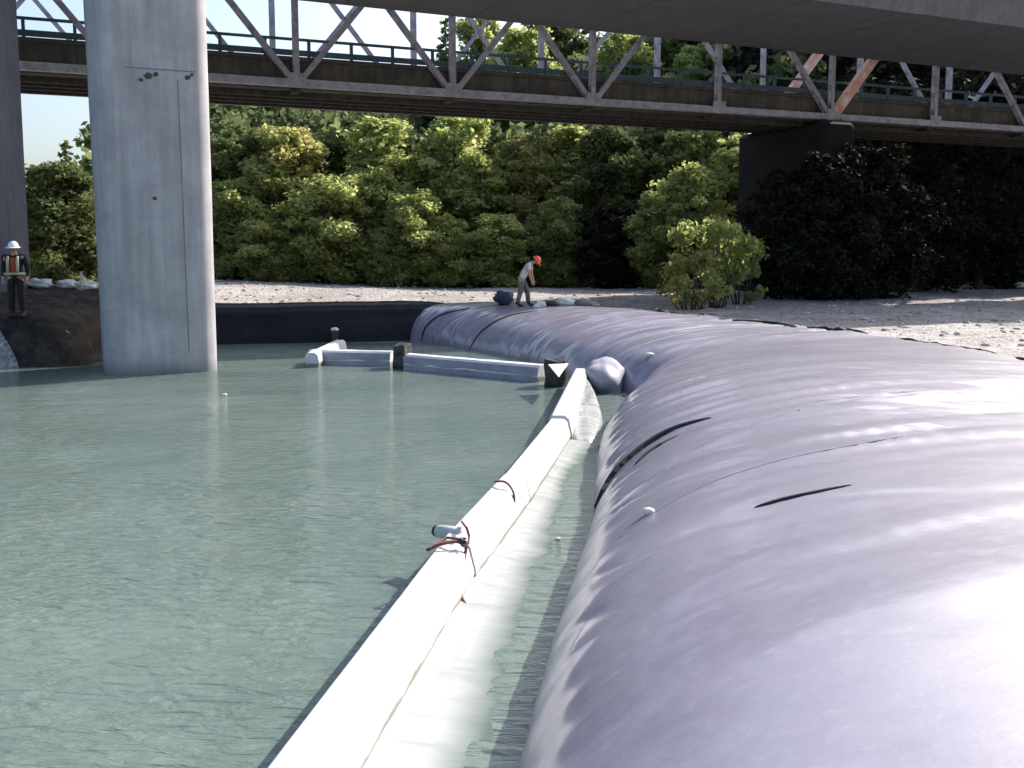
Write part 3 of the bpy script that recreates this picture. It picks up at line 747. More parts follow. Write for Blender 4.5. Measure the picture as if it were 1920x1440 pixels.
# the camera-facing side of the cross floats is their right side (they run left to right)
def side_of(p, q, w_): 
    d = (q - p); d.z = 0; d.normalize(); return Vector((d.y, -d.x, 0)) * w_
pA, pB = PZ(762, 661), PZ(1032, 683); sv = side_of(pA, pB, .43); skirt(pA + sv, pB + sv, c1, off=.03)
pA, pB = PZ(590, 654), PZ(742, 657); sv = side_of(pA, pB, .43); skirt(pA + sv, pB + sv, c2, off=.03)

# black joint wraps
def joint(pts, label, cat_='boom joint', grp='black plastic joints of the cross boom', wedge=False):
    """crumpled black plastic sleeve round a joint"""
    c = pts
    root = empty('boom_joint', (c.x, c.y, 0)); tag(root, label, cat_, grp); return root
def sleeve(center, sx, sy, sz, ang, root, seed, ztop):
    mb = MB(); n = 20; lv = 8; vs = []
    for j in range(lv + 1):
        z = -.1 + (ztop + .1) * j / lv
        for i in range(n):
            t = 2 * pi * i / n; c_, s_ = cos(t), sin(t); e = .5
            x = sx / 2 * abs(c_) ** e * (1 if c_ >= 0 else -1); y = sy / 2 * abs(s_) ** e * (1 if s_ >= 0 else -1)
            q = 1 + .16 * noise.noise(Vector((c_ * 2, s_ * 2, z * 5 + seed)))
            zz = z + (.07 * noise.noise(Vector((c_ * 2.2, s_ * 2.2, seed))) if j == lv else 0)
            vs.append(Vector((center.x + (x * cos(ang) - y * sin(ang)) * q, center.y + (x * sin(ang) + y * cos(ang)) * q, zz)))
    fs = [(j * n + i, j * n + (i + 1) % n, (j + 1) * n + (i + 1) % n, (j + 1) * n + i) for j in range(lv) for i in range(n)]
    fs.append(tuple(lv * n + i for i in range(n)))
    mb.add(vs, fs); rel(mb.build('sleeve', M['black']), root)
g = P(754, 690, 0); g.y += .12
rj = joint(g, 'crumpled black plastic sleeve wrapped round the middle joint of the cross boom'); sleeve(g, .36, .8, .5, radians(-8), rj, 2, .58)
g = P(1044, 727, 0); g.y += .35
rj = joint(g, 'larger black plastic sleeve with a white flap where the two booms meet'); sleeve(g, .48, .62, .6, radians(-10), rj, 5, .55)
mb = MB(); e1 = P(1028, 683, .57); e2 = P(1066, 681, .57); e3 = P(1047, 705, .48)
th_ = Vector((0, 0, .012))
mb.add([e1, e2, e3 + Vector((0, -.12, 0)), e1 - th_, e2 - th_, e3 + Vector((0, -.12, 0)) - th_], [(0, 2, 1), (3, 4, 5), (0, 1, 4, 3), (1, 2, 5, 4), (2, 0, 3, 5)]); rel(mb.build('flap', M['white_dirty']), rj)
g = P(628, 645, 0)
rj = joint(g, 'small dark joint with a pale cap at the left tip of the cross boom'); sleeve(g, .2, .25, .5, 0, rj, 7, .42)
mb = MB(); mb.blob((g.x, g.y, .46), .13, .13, .07, seed=3); rel(mb.build('cap', M['white_dirty'], smooth=True), rj)

# rope lashings at the joints of the long boom
def lashing(pts, rad, label):
    c = pts[0]; root = empty('rope', (c.x, c.y, c.z)); tag(root, label, 'rope', 'ropes lashing the boom')
    mb = MB(); mb.tube([Vector(p) for p in cat([tuple(p) for p in pts], 6)], rad, 7); rel(mb.build('strand', M['rope'], smooth=True), root)
    return root
lr = lashing([P(800, 1032, .36), P(822, 1022, .40), P(850, 1016, .42), P(872, 1018, .40), P(872, 1040, .3), P(862, 1085, .18), P(866, 1120, .08), P(882, 1146, .02)], .014, 'red-brown rope tied round the nearest joint and trailing down to the water')
mb = MB(); mb.tube([P(806, 1028, .38), P(838, 1008, .42), P(868, 1012, .44)], .012, 6); rel(mb.build('strand', M['rope']), lr)
mb = MB(); mb.tube([P(866, 978, .44), P(875, 990, .47), P(880, 1006, .40), P(878, 1020, .36)], .012, 6); rel(mb.build('strand', M['rope']), lr)
mb = MB(); mb.blob(P(868, 1016, .42), .04, .04, .035, seed=1, rough=.5); rel(mb.build('knot', M['black']), lr)
lashing([P(928, 903, .42), P(948, 904, .44), P(962, 922, .36), P(964, 950, .2), P(958, 985, .05)], .012, 'thin red-brown rope looped over the second joint of the long boom')
# short peg with a black end sticking out of the near joint
a = P(868, 1003, .36); b = P(822, 996, .34)
root = empty('mooring_pipe', tuple(a)); tag(root, 'short white pipe stub with black open end poking left from the roped joint', 'pipe')
mb = MB(); mb.tube([a, b], [.065, .055], 14); rel(mb.build('pipe', M['white'], smooth=True), root)
mb = MB(); d_ = (b - a).normalized(); mb.tube([b - d_ * .0, b + d_ * .035], .05, 14); rel(mb.build('end_cap', M['black']), root)

# white curtain bunched between the boom end and the dam
def cloth(name, outline, material, label, cat_, bumps=.05, base=0.0, seed=0, n=26):
    """irregular crumpled sheet filling a polygon given as (x,y,z) points, with thickness"""
    c = sum((Vector(p) for p in outline), Vector()) / len(outline)
    ring = cat([tuple(p) for p in outline] + [tuple(outline[0])], 5)[:-1]
    m_ = len(ring); vs = []; lv = 7
    for j in range(lv + 1):
        kx = j / lv
        for p in ring:
            q = c.lerp(Vector(p), kx)
            q.z += bumps * (.6 + .8 * noise.noise(Vector((q.x * 3.1, q.y * 3.1, seed)))) * (1 - kx ** 3) + (0 if j < lv else -.03)
            vs.append(q)
    fs = [(j * m_ + i, j * m_ + (i + 1) % m_, (j + 1) * m_ + (i + 1) % m_, (j + 1) * m_ + i) for j in range(lv) for i in range(m_)]
    low = len(vs)
    for p in ring: vs.append(Vector(p) + Vector((0, 0, -.06)))
    fs += [(lv * m_ + i, lv * m_ + (i + 1) % m_, low + (i + 1) % m_, low + i) for i in range(m_)]
    mb = MB(); mb.add(vs, fs); o = mb.build(name, material, smooth=True); tag(o, label, cat_)
    return o
cloth('curtain_bundle', [P(1100, 705, .3), P(1118, 740, .25), P(1130, 790, .05), P(1112, 832, .02), P(1080, 828, .02), P(1066, 800, .08), P(1075, 760, .2), P(1086, 715, .3)], M['white_wet'], 'bunched white curtain fabric floating between the boom end and the dam tube', 'curtain', bumps=.08, seed=3)
edge_px = [(1112, 832), (1062, 872), (1040, 905), (1012, 985), (990, 1060), (952, 1130), (925, 1200), (895, 1290), (872, 1370), (838, 1440), (790, 1540)]  # white sheet added on the water to show the boom's reflection
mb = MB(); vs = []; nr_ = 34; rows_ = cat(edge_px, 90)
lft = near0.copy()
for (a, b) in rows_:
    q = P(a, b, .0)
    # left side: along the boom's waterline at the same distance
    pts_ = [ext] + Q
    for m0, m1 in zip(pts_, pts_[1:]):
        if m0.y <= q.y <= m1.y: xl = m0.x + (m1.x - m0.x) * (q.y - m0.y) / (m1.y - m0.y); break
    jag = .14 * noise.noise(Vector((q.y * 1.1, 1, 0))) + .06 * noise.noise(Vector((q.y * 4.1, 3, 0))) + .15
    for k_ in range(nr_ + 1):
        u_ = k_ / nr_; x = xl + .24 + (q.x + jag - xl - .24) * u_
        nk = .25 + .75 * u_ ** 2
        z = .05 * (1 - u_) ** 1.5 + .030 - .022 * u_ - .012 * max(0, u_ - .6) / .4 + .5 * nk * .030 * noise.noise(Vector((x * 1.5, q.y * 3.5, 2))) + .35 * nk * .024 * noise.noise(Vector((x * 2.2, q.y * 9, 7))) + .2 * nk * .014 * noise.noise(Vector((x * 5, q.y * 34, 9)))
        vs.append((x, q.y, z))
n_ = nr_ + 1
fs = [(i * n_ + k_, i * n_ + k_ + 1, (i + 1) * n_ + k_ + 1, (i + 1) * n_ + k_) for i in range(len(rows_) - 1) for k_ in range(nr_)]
mb.add(vs, fs); o = mb.build('curtain', M['curtain'], smooth=True)  # not a real curtain: added sheet painted as the boom's reflection
at = o.data.attributes.new('mirror_fade', 'FLOAT', 'POINT'); at.data.foreach_set('value', [.86 * ((i % n_) / nr_) for i in range(len(vs))]); tag(o, 'white sheet on the water painted as the reflection of the long boom', 'curtain')
# stopper bag at the dam notch
mb = MB(); hb = P(1135, 742, .0); mb.blob((hb.x + .1, hb.y + 1.1, .15), .42, .8, .5, seed=11, rough=.32, nu=44, nv=28, freq=1.3)
tag(mb.build('plastic_bulge', M['skirt'], smooth=True), 'rounded grey plastic bulge wedged where the near tube meets the far tube', 'plastic bag')

# ------------------------------------------------------------ small things lying on the tubes
def on(px, py):
    h = hit(px, py); return h[0] if h else P(px, py, 1.2)
p = on(1215, 963); mb = MB(); mb.blob((p.x, p.y, p.z + .02), .055, .04, .03, seed=2)
tag(mb.build('stone', M['stone_white'], smooth=True), 'white pebble lying on the side of the near dam tube', 'stone')
p = on(1218, 668); mb = MB(); mb.blob((p.x, p.y, p.z + .03), .10, .08, .05, seed=5)
tag(mb.build('stone', M['stone_white'], smooth=True), 'pale pebble on the crest where the near tube meets the far tube', 'stone')
# floating bits
for (a, b, s, lb) in ((421, 741, .055, 'pale floating scrap on the water beside the near pier'), (787, 693, .06, 'pale floating scrap under the cross boom'), (1047, 1012, .03, 'pale blue bottle scrap floating between boom and dam')):
    p = P(a, b, 0); mb = MB(); mb.blob((p.x, p.y, .01), s, s * .8, s * .5, seed=a, rough=.4, nu=10, nv=6)
    tag(mb.build('floating_scrap', M['stone_white']), lb, 'litter')

# ------------------------------------------------------------ people
def skin_mesh(name, joints, edges, root_joint, material, parent, sub=2):
    names = list(joints); idx = {n_: i for i, n_ in enumerate(names)}
    me = bpy.data.meshes.new(name + '_skel')
    me.from_pydata([joints[n_][0] for n_ in names], [(idx[a], idx[b]) for a, b in edges], [])
    ob = bpy.data.objects.new(name + '_skel', me); COL.objects.link(ob)
    ob.modifiers.new('s', 'SKIN'); sm = ob.modifiers.new('ss', 'SUBSURF'); sm.levels = sub; sm.render_levels = sub
    sv = me.skin_vertices[0].data
    for n_ in names:
        r = joints[n_][1]; sv[idx[n_]].radius = r if isinstance(r, tuple) else (r, r)
        sv[idx[n_]].use_root = (n_ == root_joint)
    dg = bpy.context.evaluated_depsgraph_get(); dg.update()
    m2 = bpy.data.meshes.new_from_object(ob.evaluated_get(dg)); m2.name = name
    bpy.data.objects.remove(ob)
    m2.materials.clear(); m2.materials.append(material)
    m2.polygons.foreach_set('use_smooth', [True] * len(m2.polygons))
    o = bpy.data.objects.new(name, m2); COL.objects.link(o); o.parent = parent
    return o
def person(loc, rz, scale, pose, label, top_mat, leg_mat, hat_mat, vest=False, sleeves=True):
    """local frame: faces +X, left is +Y"""
    root = empty('person', loc, rz); root.scale = (scale,) * 3; tag(root, label, 'person')
    J = pose
    V = {k_: Vector(v) for k_, v in J.items()}
    j = {'pelvis': (V['pelvis'], (.15, .11)), 'waist': (V['waist'], (.14, .10)), 'chest': (V['chest'], (.165, .115)), 'neck0': (V['neck'], .06),
         'jaw': (V['head'].lerp(V['neck'], .45), (.062, .062)), 'head': (V['head'], (.082, .095)), 'crown': (V['crown'], (.07, .08))}
    e = [('pelvis', 'waist'), ('waist', 'chest'), ('chest', 'neck0'), ('neck0', 'jaw'), ('jaw', 'head'), ('head', 'crown')]
    for s in ('l', 'r'):
        j['sh' + s] = (V['sh' + s], .062); j['el' + s] = (V['el' + s], .045); j['wr' + s] = (V['wr' + s], .028)
        hand = V['ha' + s]; d = (hand - V['wr' + s]).normalized(); sdv = d.cross(Vector((1, 0, .2))).normalized()
        j['palm' + s] = (V['wr' + s].lerp(hand, .5), (.036, .02))
        e += [('chest', 'sh' + s), ('sh' + s, 'el' + s), ('el' + s, 'wr' + s), ('wr' + s, 'palm' + s)]
        for f_ in range(4):
            off = (f_ - 1.5) * .021; ln = (.075, .088, .082, .064)[f_]
            a = V['wr' + s].lerp(hand, .75) + sdv * off; b = a + d * ln * .55 + Vector((.008, 0, 0)); c_ = b + (d * .8 + Vector((.35, 0, 0))) * ln * .5
            j['f%d%s' % (f_, s)] = (a, .0095); j['g%d%s' % (f_, s)] = (b, .0085); j['h%d%s' % (f_, s)] = (c_, .007)
            e += [('palm' + s, 'f%d%s' % (f_, s)), ('f%d%s' % (f_, s), 'g%d%s' % (f_, s)), ('g%d%s' % (f_, s), 'h%d%s' % (f_, s))]
        a = V['wr' + s].lerp(hand, .35) + Vector((.03, 0, 0)) ; j['t0' + s] = (a, .011); j['t1' + s] = (a + d * .04 + Vector((.025, 0, 0)), .009)
        e += [('palm' + s, 't0' + s), ('t0' + s, 't1' + s)]
        j['hip' + s] = (V['hip' + s], .095); j['kn' + s] = (V['kn' + s], .062); j['an' + s] = (V['an' + s], .042); j['toe' + s] = (V['an' + s] + Vector((.16, 0, -.05)), (.04, .03))
        e += [('pelvis', 'hip' + s), ('hip' + s, 'kn' + s), ('kn' + s, 'an' + s), ('an' + s, 'toe' + s)]
    body = skin_mesh('body', j, e, 'pelvis', M['skin'], root)
    # face: nose, eyes, ears
    hd = V['head']; fw = Vector(J.get('look', (1, 0, 0))).normalized(); up = (V['crown'] - V['head']).normalized(); lf = up.cross(fw).normalized()
    mb = MB(); mb.blob(hd + fw * .098 - up * .015, .02, .015, .025, seed=1, rough=0); mb.build('nose', M['skin'], root, True)
    for s in (1, -1):
        mb = MB(); mb.blob(hd + fw * .082 + lf * .032 * s + up * .015, .012, .012, .01, rough=0); mb.build('eye', M['hair'], root, True)
        mb = MB(); mb.blob(hd + lf * .09 * s - up * .01, .02, .012, .03, rough=0); mb.build('ear', M['skin'], root, True)
    mb = MB(); mb.blob(hd + fw * .088 - up * .055, .012, .025, .008, rough=0); mb.build('mouth', M['vest'], root, True)
    mb = MB(); mb.blob(hd - fw * .02 + up * .03, .098, .092, .085, rough=.1, seed=3); mb.build('hair', M['hair'], root, True)
    # clothes: skinned over the same joints, a little larger
    g = 1.16
    jt = {'waist0': (V['pelvis'].lerp(V['waist'], .25), (.165, .125)), 'waist': (V['waist'], (.16, .12)), 'chest': (V['chest'], (.18, .135)), 'nk': (V['chest'].lerp(V['neck'], .75), (.085, .085))}
    et = [('waist0', 'waist'), ('waist', 'chest'), ('chest', 'nk')]
    for s in ('l', 'r'):
        jt['sh' + s] = (V['sh' + s], .08); jt['mid' + s] = (V['sh' + s].lerp(V['el' + s], .7), .066); et += [('chest', 'sh' + s), ('sh' + s, 'mid' + s)]
        if sleeves: 
            jt['el' + s] = (V['el' + s], .06); jt['wr' + s] = (V['wr' + s].lerp(V['el' + s], .1), .045); et += [('mid' + s, 'el' + s), ('el' + s, 'wr' + s)]
    skin_mesh('shirt', jt, et, 'waist', top_mat, root)
    jl = {'pelvis': (V['pelvis'], (.175, .135)), 'belt': (V['pelvis'].lerp(V['waist'], .45), (.165, .125))}; el = [('pelvis', 'belt')]
    for s in ('l', 'r'):
        jl['hip' + s] = (V['hip' + s], .115); jl['kn' + s] = (V['kn' + s], .088); jl['an' + s] = (V['an' + s] + Vector((0, 0, .03)), .078)
        el += [('pelvis', 'hip' + s), ('hip' + s, 'kn' + s), ('kn' + s, 'an' + s)]
    skin_mesh('trousers', jl, el, 'pelvis', leg_mat, root)
    for s in ('l', 'r'):
        a = V['an' + s]
        skin_mesh('boot', {'a': (a + Vector((0, 0, .10)), .078), 'b': (a + Vector((0, 0, -.03)), .074), 'c': (a + Vector((.12, 0, -.045)), (.066, .055)), 'd': (a + Vector((.22, 0, -.05)), (.06, .045))}, [('a', 'b'), ('b', 'c'), ('c', 'd')], 'b', M['boot'], root)
    # hard hat: dome and brim
    c = hd + up * .045; mb = MB(); vs = []; nu, nv = 24, 9
    for q in range(nv + 1):
        ph = (pi / 2) * q / nv
        for i in range(nu):
            t = 2 * pi * i / nu
            vs.append(c + (fw * cos(t) * .145 + lf * sin(t) * .125) * cos(ph) + up * (.135 * sin(ph)))
    fs = [(q * nu + i, q * nu + (i + 1) % nu, (q + 1) * nu + (i + 1) % nu, (q + 1) * nu + i) for q in range(nv) for i in range(nu)]
    mb.add(vs, fs)
    hh_ = mb.build('hard_hat', hat_mat, root, True)
    mb = MB(); vs = []
    for rr, dz in ((1.0, .0), (1.0, -.012), (1.25, -.022), (1.25, -.01)):
        for i in range(nu):
            t = 2 * pi * i / nu; f_ = rr * (1 + (.22 if (cos(t) > .3 and rr > 1.1) else 0))
            vs.append(c + (fw * cos(t) * .145 + lf * sin(t) * .125) * f_ + up * dz)
    fs = [(q * nu + i, q * nu + (i + 1) % nu, ((q + 1) % 4) * nu + (i + 1) % nu, ((q + 1) % 4) * nu + i) for q in range(4) for i in range(nu)]
    mb.add(vs, fs); mb.build('brim', hat_mat, hh_, True)
    if vest:
        jv = {'a': (V['pelvis'].lerp(V['waist'], .1), (.19, .15)), 'b': (V['waist'], (.185, .145)), 'c': (V['chest'], (.205, .16)), 'd': (V['chest'].lerp(V['neck'], .5), (.15, .11))}
        ve = skin_mesh('vest', jv, [('a', 'b'), ('b', 'c'), ('c', 'd')], 'a', M['vest'], root)
        for s in (1, -1):
            mb = MB(); cx = .17
            mb.tube([(.165, s * .105, 1.06), (.19, s * .11, 1.2), (.185, s * .11, 1.36), (.12, s * .11, 1.46)], .034, 8); mb.build('reflective_strip', M['stripe'], ve, True)
        mb = MB(); pts = [(.195 * cos(t), .235 * sin(t), 1.05) for t in [2 * pi * i / 20 for i in range(20)]]
        mb.tube(pts + [pts[0]], .032, 8, cap=False); mb.build('reflective_strip', M['stripe'], ve, True)
    return root
# bent person on the far tube, facing right
pose_bent = dict(pelvis=(0, 0, .90), waist=(.03, 0, 1.03), chest=(.20, 0, 1.27), neck=(.35, 0, 1.42), head=(.455, 0, 1.455), crown=(.53, 0, 1.52), look=(.62, 0, -.78),
                 shl=(.26, .19, 1.35), shr=(.26, -.19, 1.35), ell=(.29, .22, 1.07), elr=(.27, -.21, 1.07), wrl=(.36, .17, .84), wrr=(.34, -.15, .82), hal=(.38, .14, .75), har=(.36, -.12, .73),
                 hipl=(0, .10, .87), hipr=(0, -.10, .87), knl=(.17, .13, .49), knr=(-.02, -.13, .48), anl=(.20, .15, .10), anr=(-.12, -.15, .10))
p = on(978, 574); zz = topz(p.x, p.y)
person((p.x, p.y, zz - .03), radians(-8), 1.0, pose_bent, 'person in red-orange hard hat, white shirt and grey trousers bending forward on the far tube', M['shirt'], M['trousers'], M['hat_red'], sleeves=False)
pose_st = dict(pelvis=(0, 0, .97), waist=(0, 0, 1.12), chest=(0, 0, 1.36), neck=(.01, 0, 1.54), head=(.03, 0, 1.65), crown=(.03, 0, 1.74), look=(1, 0, -.1),
               shl=(0, .2, 1.46), shr=(0, -.2, 1.46), ell=(-.02, .27, 1.2), elr=(-.02, -.27, 1.2), wrl=(.04, .27, .96), wrr=(.04, -.27, .96), hal=(.06, .26, .86), har=(.06, -.26, .86),
               hipl=(0, .1, .93), hipr=(0, -.1, .93), knl=(.02, .11, .52), knr=(.03, -.11, .52), anl=(0, .13, .1), anr=(0, -.13, .1))
q = PD(34, 600, 26.1); zz = topz(q.x, q.y)
person((q.x, q.y, zz - .02), radians(-80), 1.07, pose_st, 'person in white hard hat and orange vest standing on the left bank', M['dark_cloth'], M['dark_cloth'], M['hat_white'], vest=True)

# ------------------------------------------------------------ gear on the far tube
def gear(px, py, name, label, cat_, blobs, mat_, z_=0, yo=0):
    p = on(px, py); p = Vector((p.x, p.y + yo, 0)); z0 = topz(p.x, p.y)
    mb = MB()
    for (dx, dy, dz, rx, ry, rz, sd_) in blobs: mb.blob((p.x + dx, p.y + dy, z0 + dz), rx, ry, rz, seed=sd_, rough=.45, nu=20, nv=12, freq=2.5)
    o = mb.build(name, mat_, smooth=True); tag(o, label, cat_); return o
gear(945, 574, 'duffel_bag', 'dark blue and black bag beside the bending person', 'bag', [(0, 0, .2, .33, .25, .22, 1), (-.1, 0, .34, .17, .16, .12, 2)], M['bag'], yo=.3)
gear(1014, 576, 'white_sack', 'white rag hanging at the feet of the bending person', 'sack', [(0, 0, .08, .16, .12, .12, 3), (-.12, -.1, .02, .12, .12, .08, 8)], M['white_dirty'])
gear(1060, 573, 'sandbag', 'white sandbag lying on the far tube right of the person', 'sandbag', [(0, .3, .1, .28, .2, .13, 4)], M['white_dirty'])
gear(1098, 572, 'cloth_heap', 'heap of grey cloth on the far tube beyond the white sandbag', 'cloth', [(0, .4, .1, .34, .25, .16, 5), (.25, .4, .07, .2, .2, .1, 6)], M['grey_cloth'])
gear(1030, 574, 'dark_pump', 'low dark bundle lying on the tube just right of the white rag', 'bundle', [(0, .1, .07, .3, .2, .1, 12)], M['black'])
p = P(1130, 566, 1.15); mb = MB()
vs = []; nn_ = 30
for i in range(nn_ + 1):
    for j_ in range(7):
        x = p.x - .1 + 2.6 * i / nn_; y = p.y + 1.6 + j_ * .35 - .5 * i / nn_
        z = topz(x, y)
        vs.append((x, y, z + .06 + .12 * (noise.noise(Vector((x * 2.2, y * 2.2, 1))) + .4)))
fs = [(i * 7 + j_, (i + 1) * 7 + j_, (i + 1) * 7 + j_ + 1, i * 7 + j_ + 1) for i in range(nn_) for j_ in range(6)]
mb.add(vs, fs); o = mb.build('tarpaulin', M['tarp'], smooth=True); tag(o, 'crumpled pale blue tarpaulin spread behind the far tube near the bare branches', 'tarpaulin')
sm = o.modifiers.new('t', 'SOLIDIFY'); sm.thickness = .02

# olive-black liner edge along the dry side of the dam
def liner():
    mb = MB(); vs = []; m_ = 0
    pxs = cat([(1235, 569), (1330, 575), (1450, 581), (1560, 586), (1640, 598), (1750, 617), (1850, 640), (1960, 668)], 12)
    for (a, b) in pxs:
        h = None; yy = b
        while yy < b + 60:
            h = hit(a, yy, (BA, BB))
            if h: break
            yy += 1
        p = h[0] if h else P(a, b, .8)
        out = Vector((p.x, p.y, 0)); out = Vector((.75, .66, 0))
        for k_, (o_, z_) in enumerate(((-.3, .05), (.1, .075), (.5, .06), (1.1, 0))):
            q = p + out * o_
            nz = .08 * noise.noise(Vector((q.x * 1.2, q.y * 1.2, 4)))
            q.z = max(p.z + z_ - k_ * .11 + nz, gz(q.x, q.y) + .02)
            vs.append(q)
        m_ += 1
    fs = [(i * 4 + k_, (i + 1) * 4 + k_, (i + 1) * 4 + k_ + 1, i * 4 + k_ + 1) for i in range(m_ - 1) for k_ in range(3)]
    mb.add(vs, fs); o = mb.build('liner', M['liner'], smooth=True); tag(o, 'olive-black liner edge draped along the dry side of the dam by the gravel', 'plastic liner')
    sm = o.modifiers.new('t', 'SOLIDIFY'); sm.thickness = .03
liner()

# ------------------------------------------------------------ left bank gear
def sandbag(px, py, D, sx, label, seed):
    q = PD(px, py, D); mb = MB(); z0 = topz(q.x, q.y)
    mb.blob((q.x, q.y, z0 + .1), sx, .3, .17, seed=seed, rough=.5, nu=20, nv=12, freq=2.2)
    o = mb.build('sandbag', M['white_dirty'], smooth=True); tag(o, label, 'sandbag', 'pale sandbags on the left bank'); return o
sandbag(76, 545, 32.6, .42, 'flat pale sandbag nearest the person in the vest on the left bank', 1)
sandbag(128, 540, 32.8, .34, 'plumpest white sandbag, middle of the row on the left bank', 2)
sandbag(162, 548, 32.2, .30, 'pale sandbag next to the upright stake on the left bank', 3)
sandbag(186, 538, 33.5, .25, 'half-hidden pale sandbag touching the near pier on the left bank', 4)
q = PD(154, 575, 31.5); mb = MB(); zz = topz(q.x, q.y)
mb.tube([(q.x, q.y, zz - .3), (q.x + .02, q.y, zz + .62)], .045, 8)
tag(mb.build('stake', M['wood'], smooth=True), 'short pale stake standing among the sandbags left of the near pier', 'stake')

# stones
def stones(name, n, region, rmin, rmax, label=None):
    mb = MB(); c = 0; tries = 0
    ico = []
    while c < n and tries < n * 8:
        tries += 1
        x, y = region()
        if pool_right(y) > x and y < 38 and x > -10: continue
        z = gz(x, y)
        if z < -.15: continue
        r = rmin + (rmax - rmin) * R.random() ** 3
        sx, sy, sz = r * (.8 + R.random() * .6), r * (.8 + R.random() * .5), r * (.45 + R.random() * .3)
        a = R.random() * pi
        vs = []
        for (ph, k_) in ((.55, 5), (1.35, 6)):
            for i in range(k_):
                t = 2 * pi * i / k_ + a; q = 1 + R.uniform(-.18, .18)
                vs.append((x + sx * sin(ph) * cos(t) * q, y + sy * sin(ph) * sin(t) * q, z + sz * cos(ph)))
        fs = [(0, 1, 2, 3, 4)]
        for i in range(5): fs.append((i, 5 + i, 5 + (i + 1) % 6, (i + 1) % 5))
        fs.append((0, 10, 5))
        mb.add(vs, fs); c += 1
    o = mb.build(name, M['stonemix'], smooth=False); tag(o, label, None, kind='stuff'); return o
M['stonemix'] = noisy('river_stones', (.22, .2, .19), (.38, .35, .33), .9, .9, .2, bscale=20, c3=(.6, .56, .54), detail=2)
stones('stones', 2600, lambda: (R.uniform(5, 40), R.uniform(24, 74)), .03, .16, 'loose grey river stones strewn over the gravel right of the dam')
stones('stones', 1500, lambda: (R.uniform(-32, 6), R.uniform(38, 74)), .03, .20, 'loose pinkish river stones on the gravel bar behind the dam')

# ------------------------------------------------------------ right bank: pale bar added as a sunlit strip of ground, marker post, slab
a = P(1752, 541, .75); b = P(1990, 529, .78)
a = PD(1752, 541, 71); b = PD(2000, 530, 71.5); mb = MB(); mb.bar((a.x, a.y, .85), (b.x, b.y, .9), .4, .35, bev=.05)
tag(mb.build('sunlit_strip', M['stone_white']), 'long low pale bar added as a sunlit strip at the foot of the dark slope on the right', 'sunlit strip')
a = PD(1737, 552, 69); mb = MB(); zA = gz(a.x, a.y); mb.tube([(a.x, a.y, zA - .1), (a.x, a.y, zA + .75)], .16, 10); mb.blob((a.x, a.y, zA + .8), .2, .2, .13, seed=1, rough=.1)
tag(mb.build('marker_post', M['stone_white']), 'stubby pale post at the end of the pale sunlit strip on the right', 'post')
a = PD(1490, 530, 70); mb = MB(); zA = gz(a.x, a.y); mb.blob((a.x, a.y, zA + .3), .6, .5, .4, seed=9, rough=.6)
tag(mb.build('boulder', M['stone_white']), 'pale boulder at the back edge of the small sunlit gravel patch', 'boulder')

# ------------------------------------------------------------ vegetation
def leaf_cloud(clumps, per, size, seed, droop=.35, flat=.15):
    """leaf-sized faces spread through and mostly over clumps [(c, r)], returns verts, faces, tint per face"""
    rr = random.Random(seed); vs = []; fs = []; ti = []
    for (c, r) in clumps:
        n = int(per * r * r); ct = rr.random()
        for _ in range(n):
            d = Vector((rr.gauss(0, 1), rr.gauss(0, 1), rr.gauss(0, 1))).normalized()
            rad = r * (rr.random() ** .4) * (1 + .75 * noise.noise(d * 1.7 + Vector(c) * 1.3))
            if d.z < -.3: rad *= .8
            p = Vector(c) + Vector((d.x * rad, d.y * rad, d.z * rad * .85 - droop * rad * rr.random()))
            nrm = (d * .6 + Vector((rr.gauss(0, .7), rr.gauss(0, .7), rr.gauss(0, .7) + flat))).normalized()
            a = nrm.cross(Vector((rr.gauss(0, 1), rr.gauss(0, 1), rr.gauss(0, 1)))).normalized(); b = nrm.cross(a)
            s = size * rr.uniform(.4, 1.6) ** 1.1; s2 = s * rr.uniform(.45, .8)
            k = len(vs)
            vs += [p - a * s, p - b * s2 + nrm * s * .12, p + a * s, p + b * s2 - nrm * s * .1]
            fs.append((k, k + 1, k + 2, k + 3)); ti.append(min(1, max(0, ct * .6 + .4 * rr.random())))
    return vs, fs, ti
def leaf_mesh(name, data, material):
    vs, fs, ti = data
    me = bpy.data.meshes.new(name); me.from_pydata([tuple(v) for v in vs], [], fs)
    at = me.attributes.new('tint', 'FLOAT', 'FACE'); at.data.foreach_set('value', ti)
    me.materials.append(material); return me
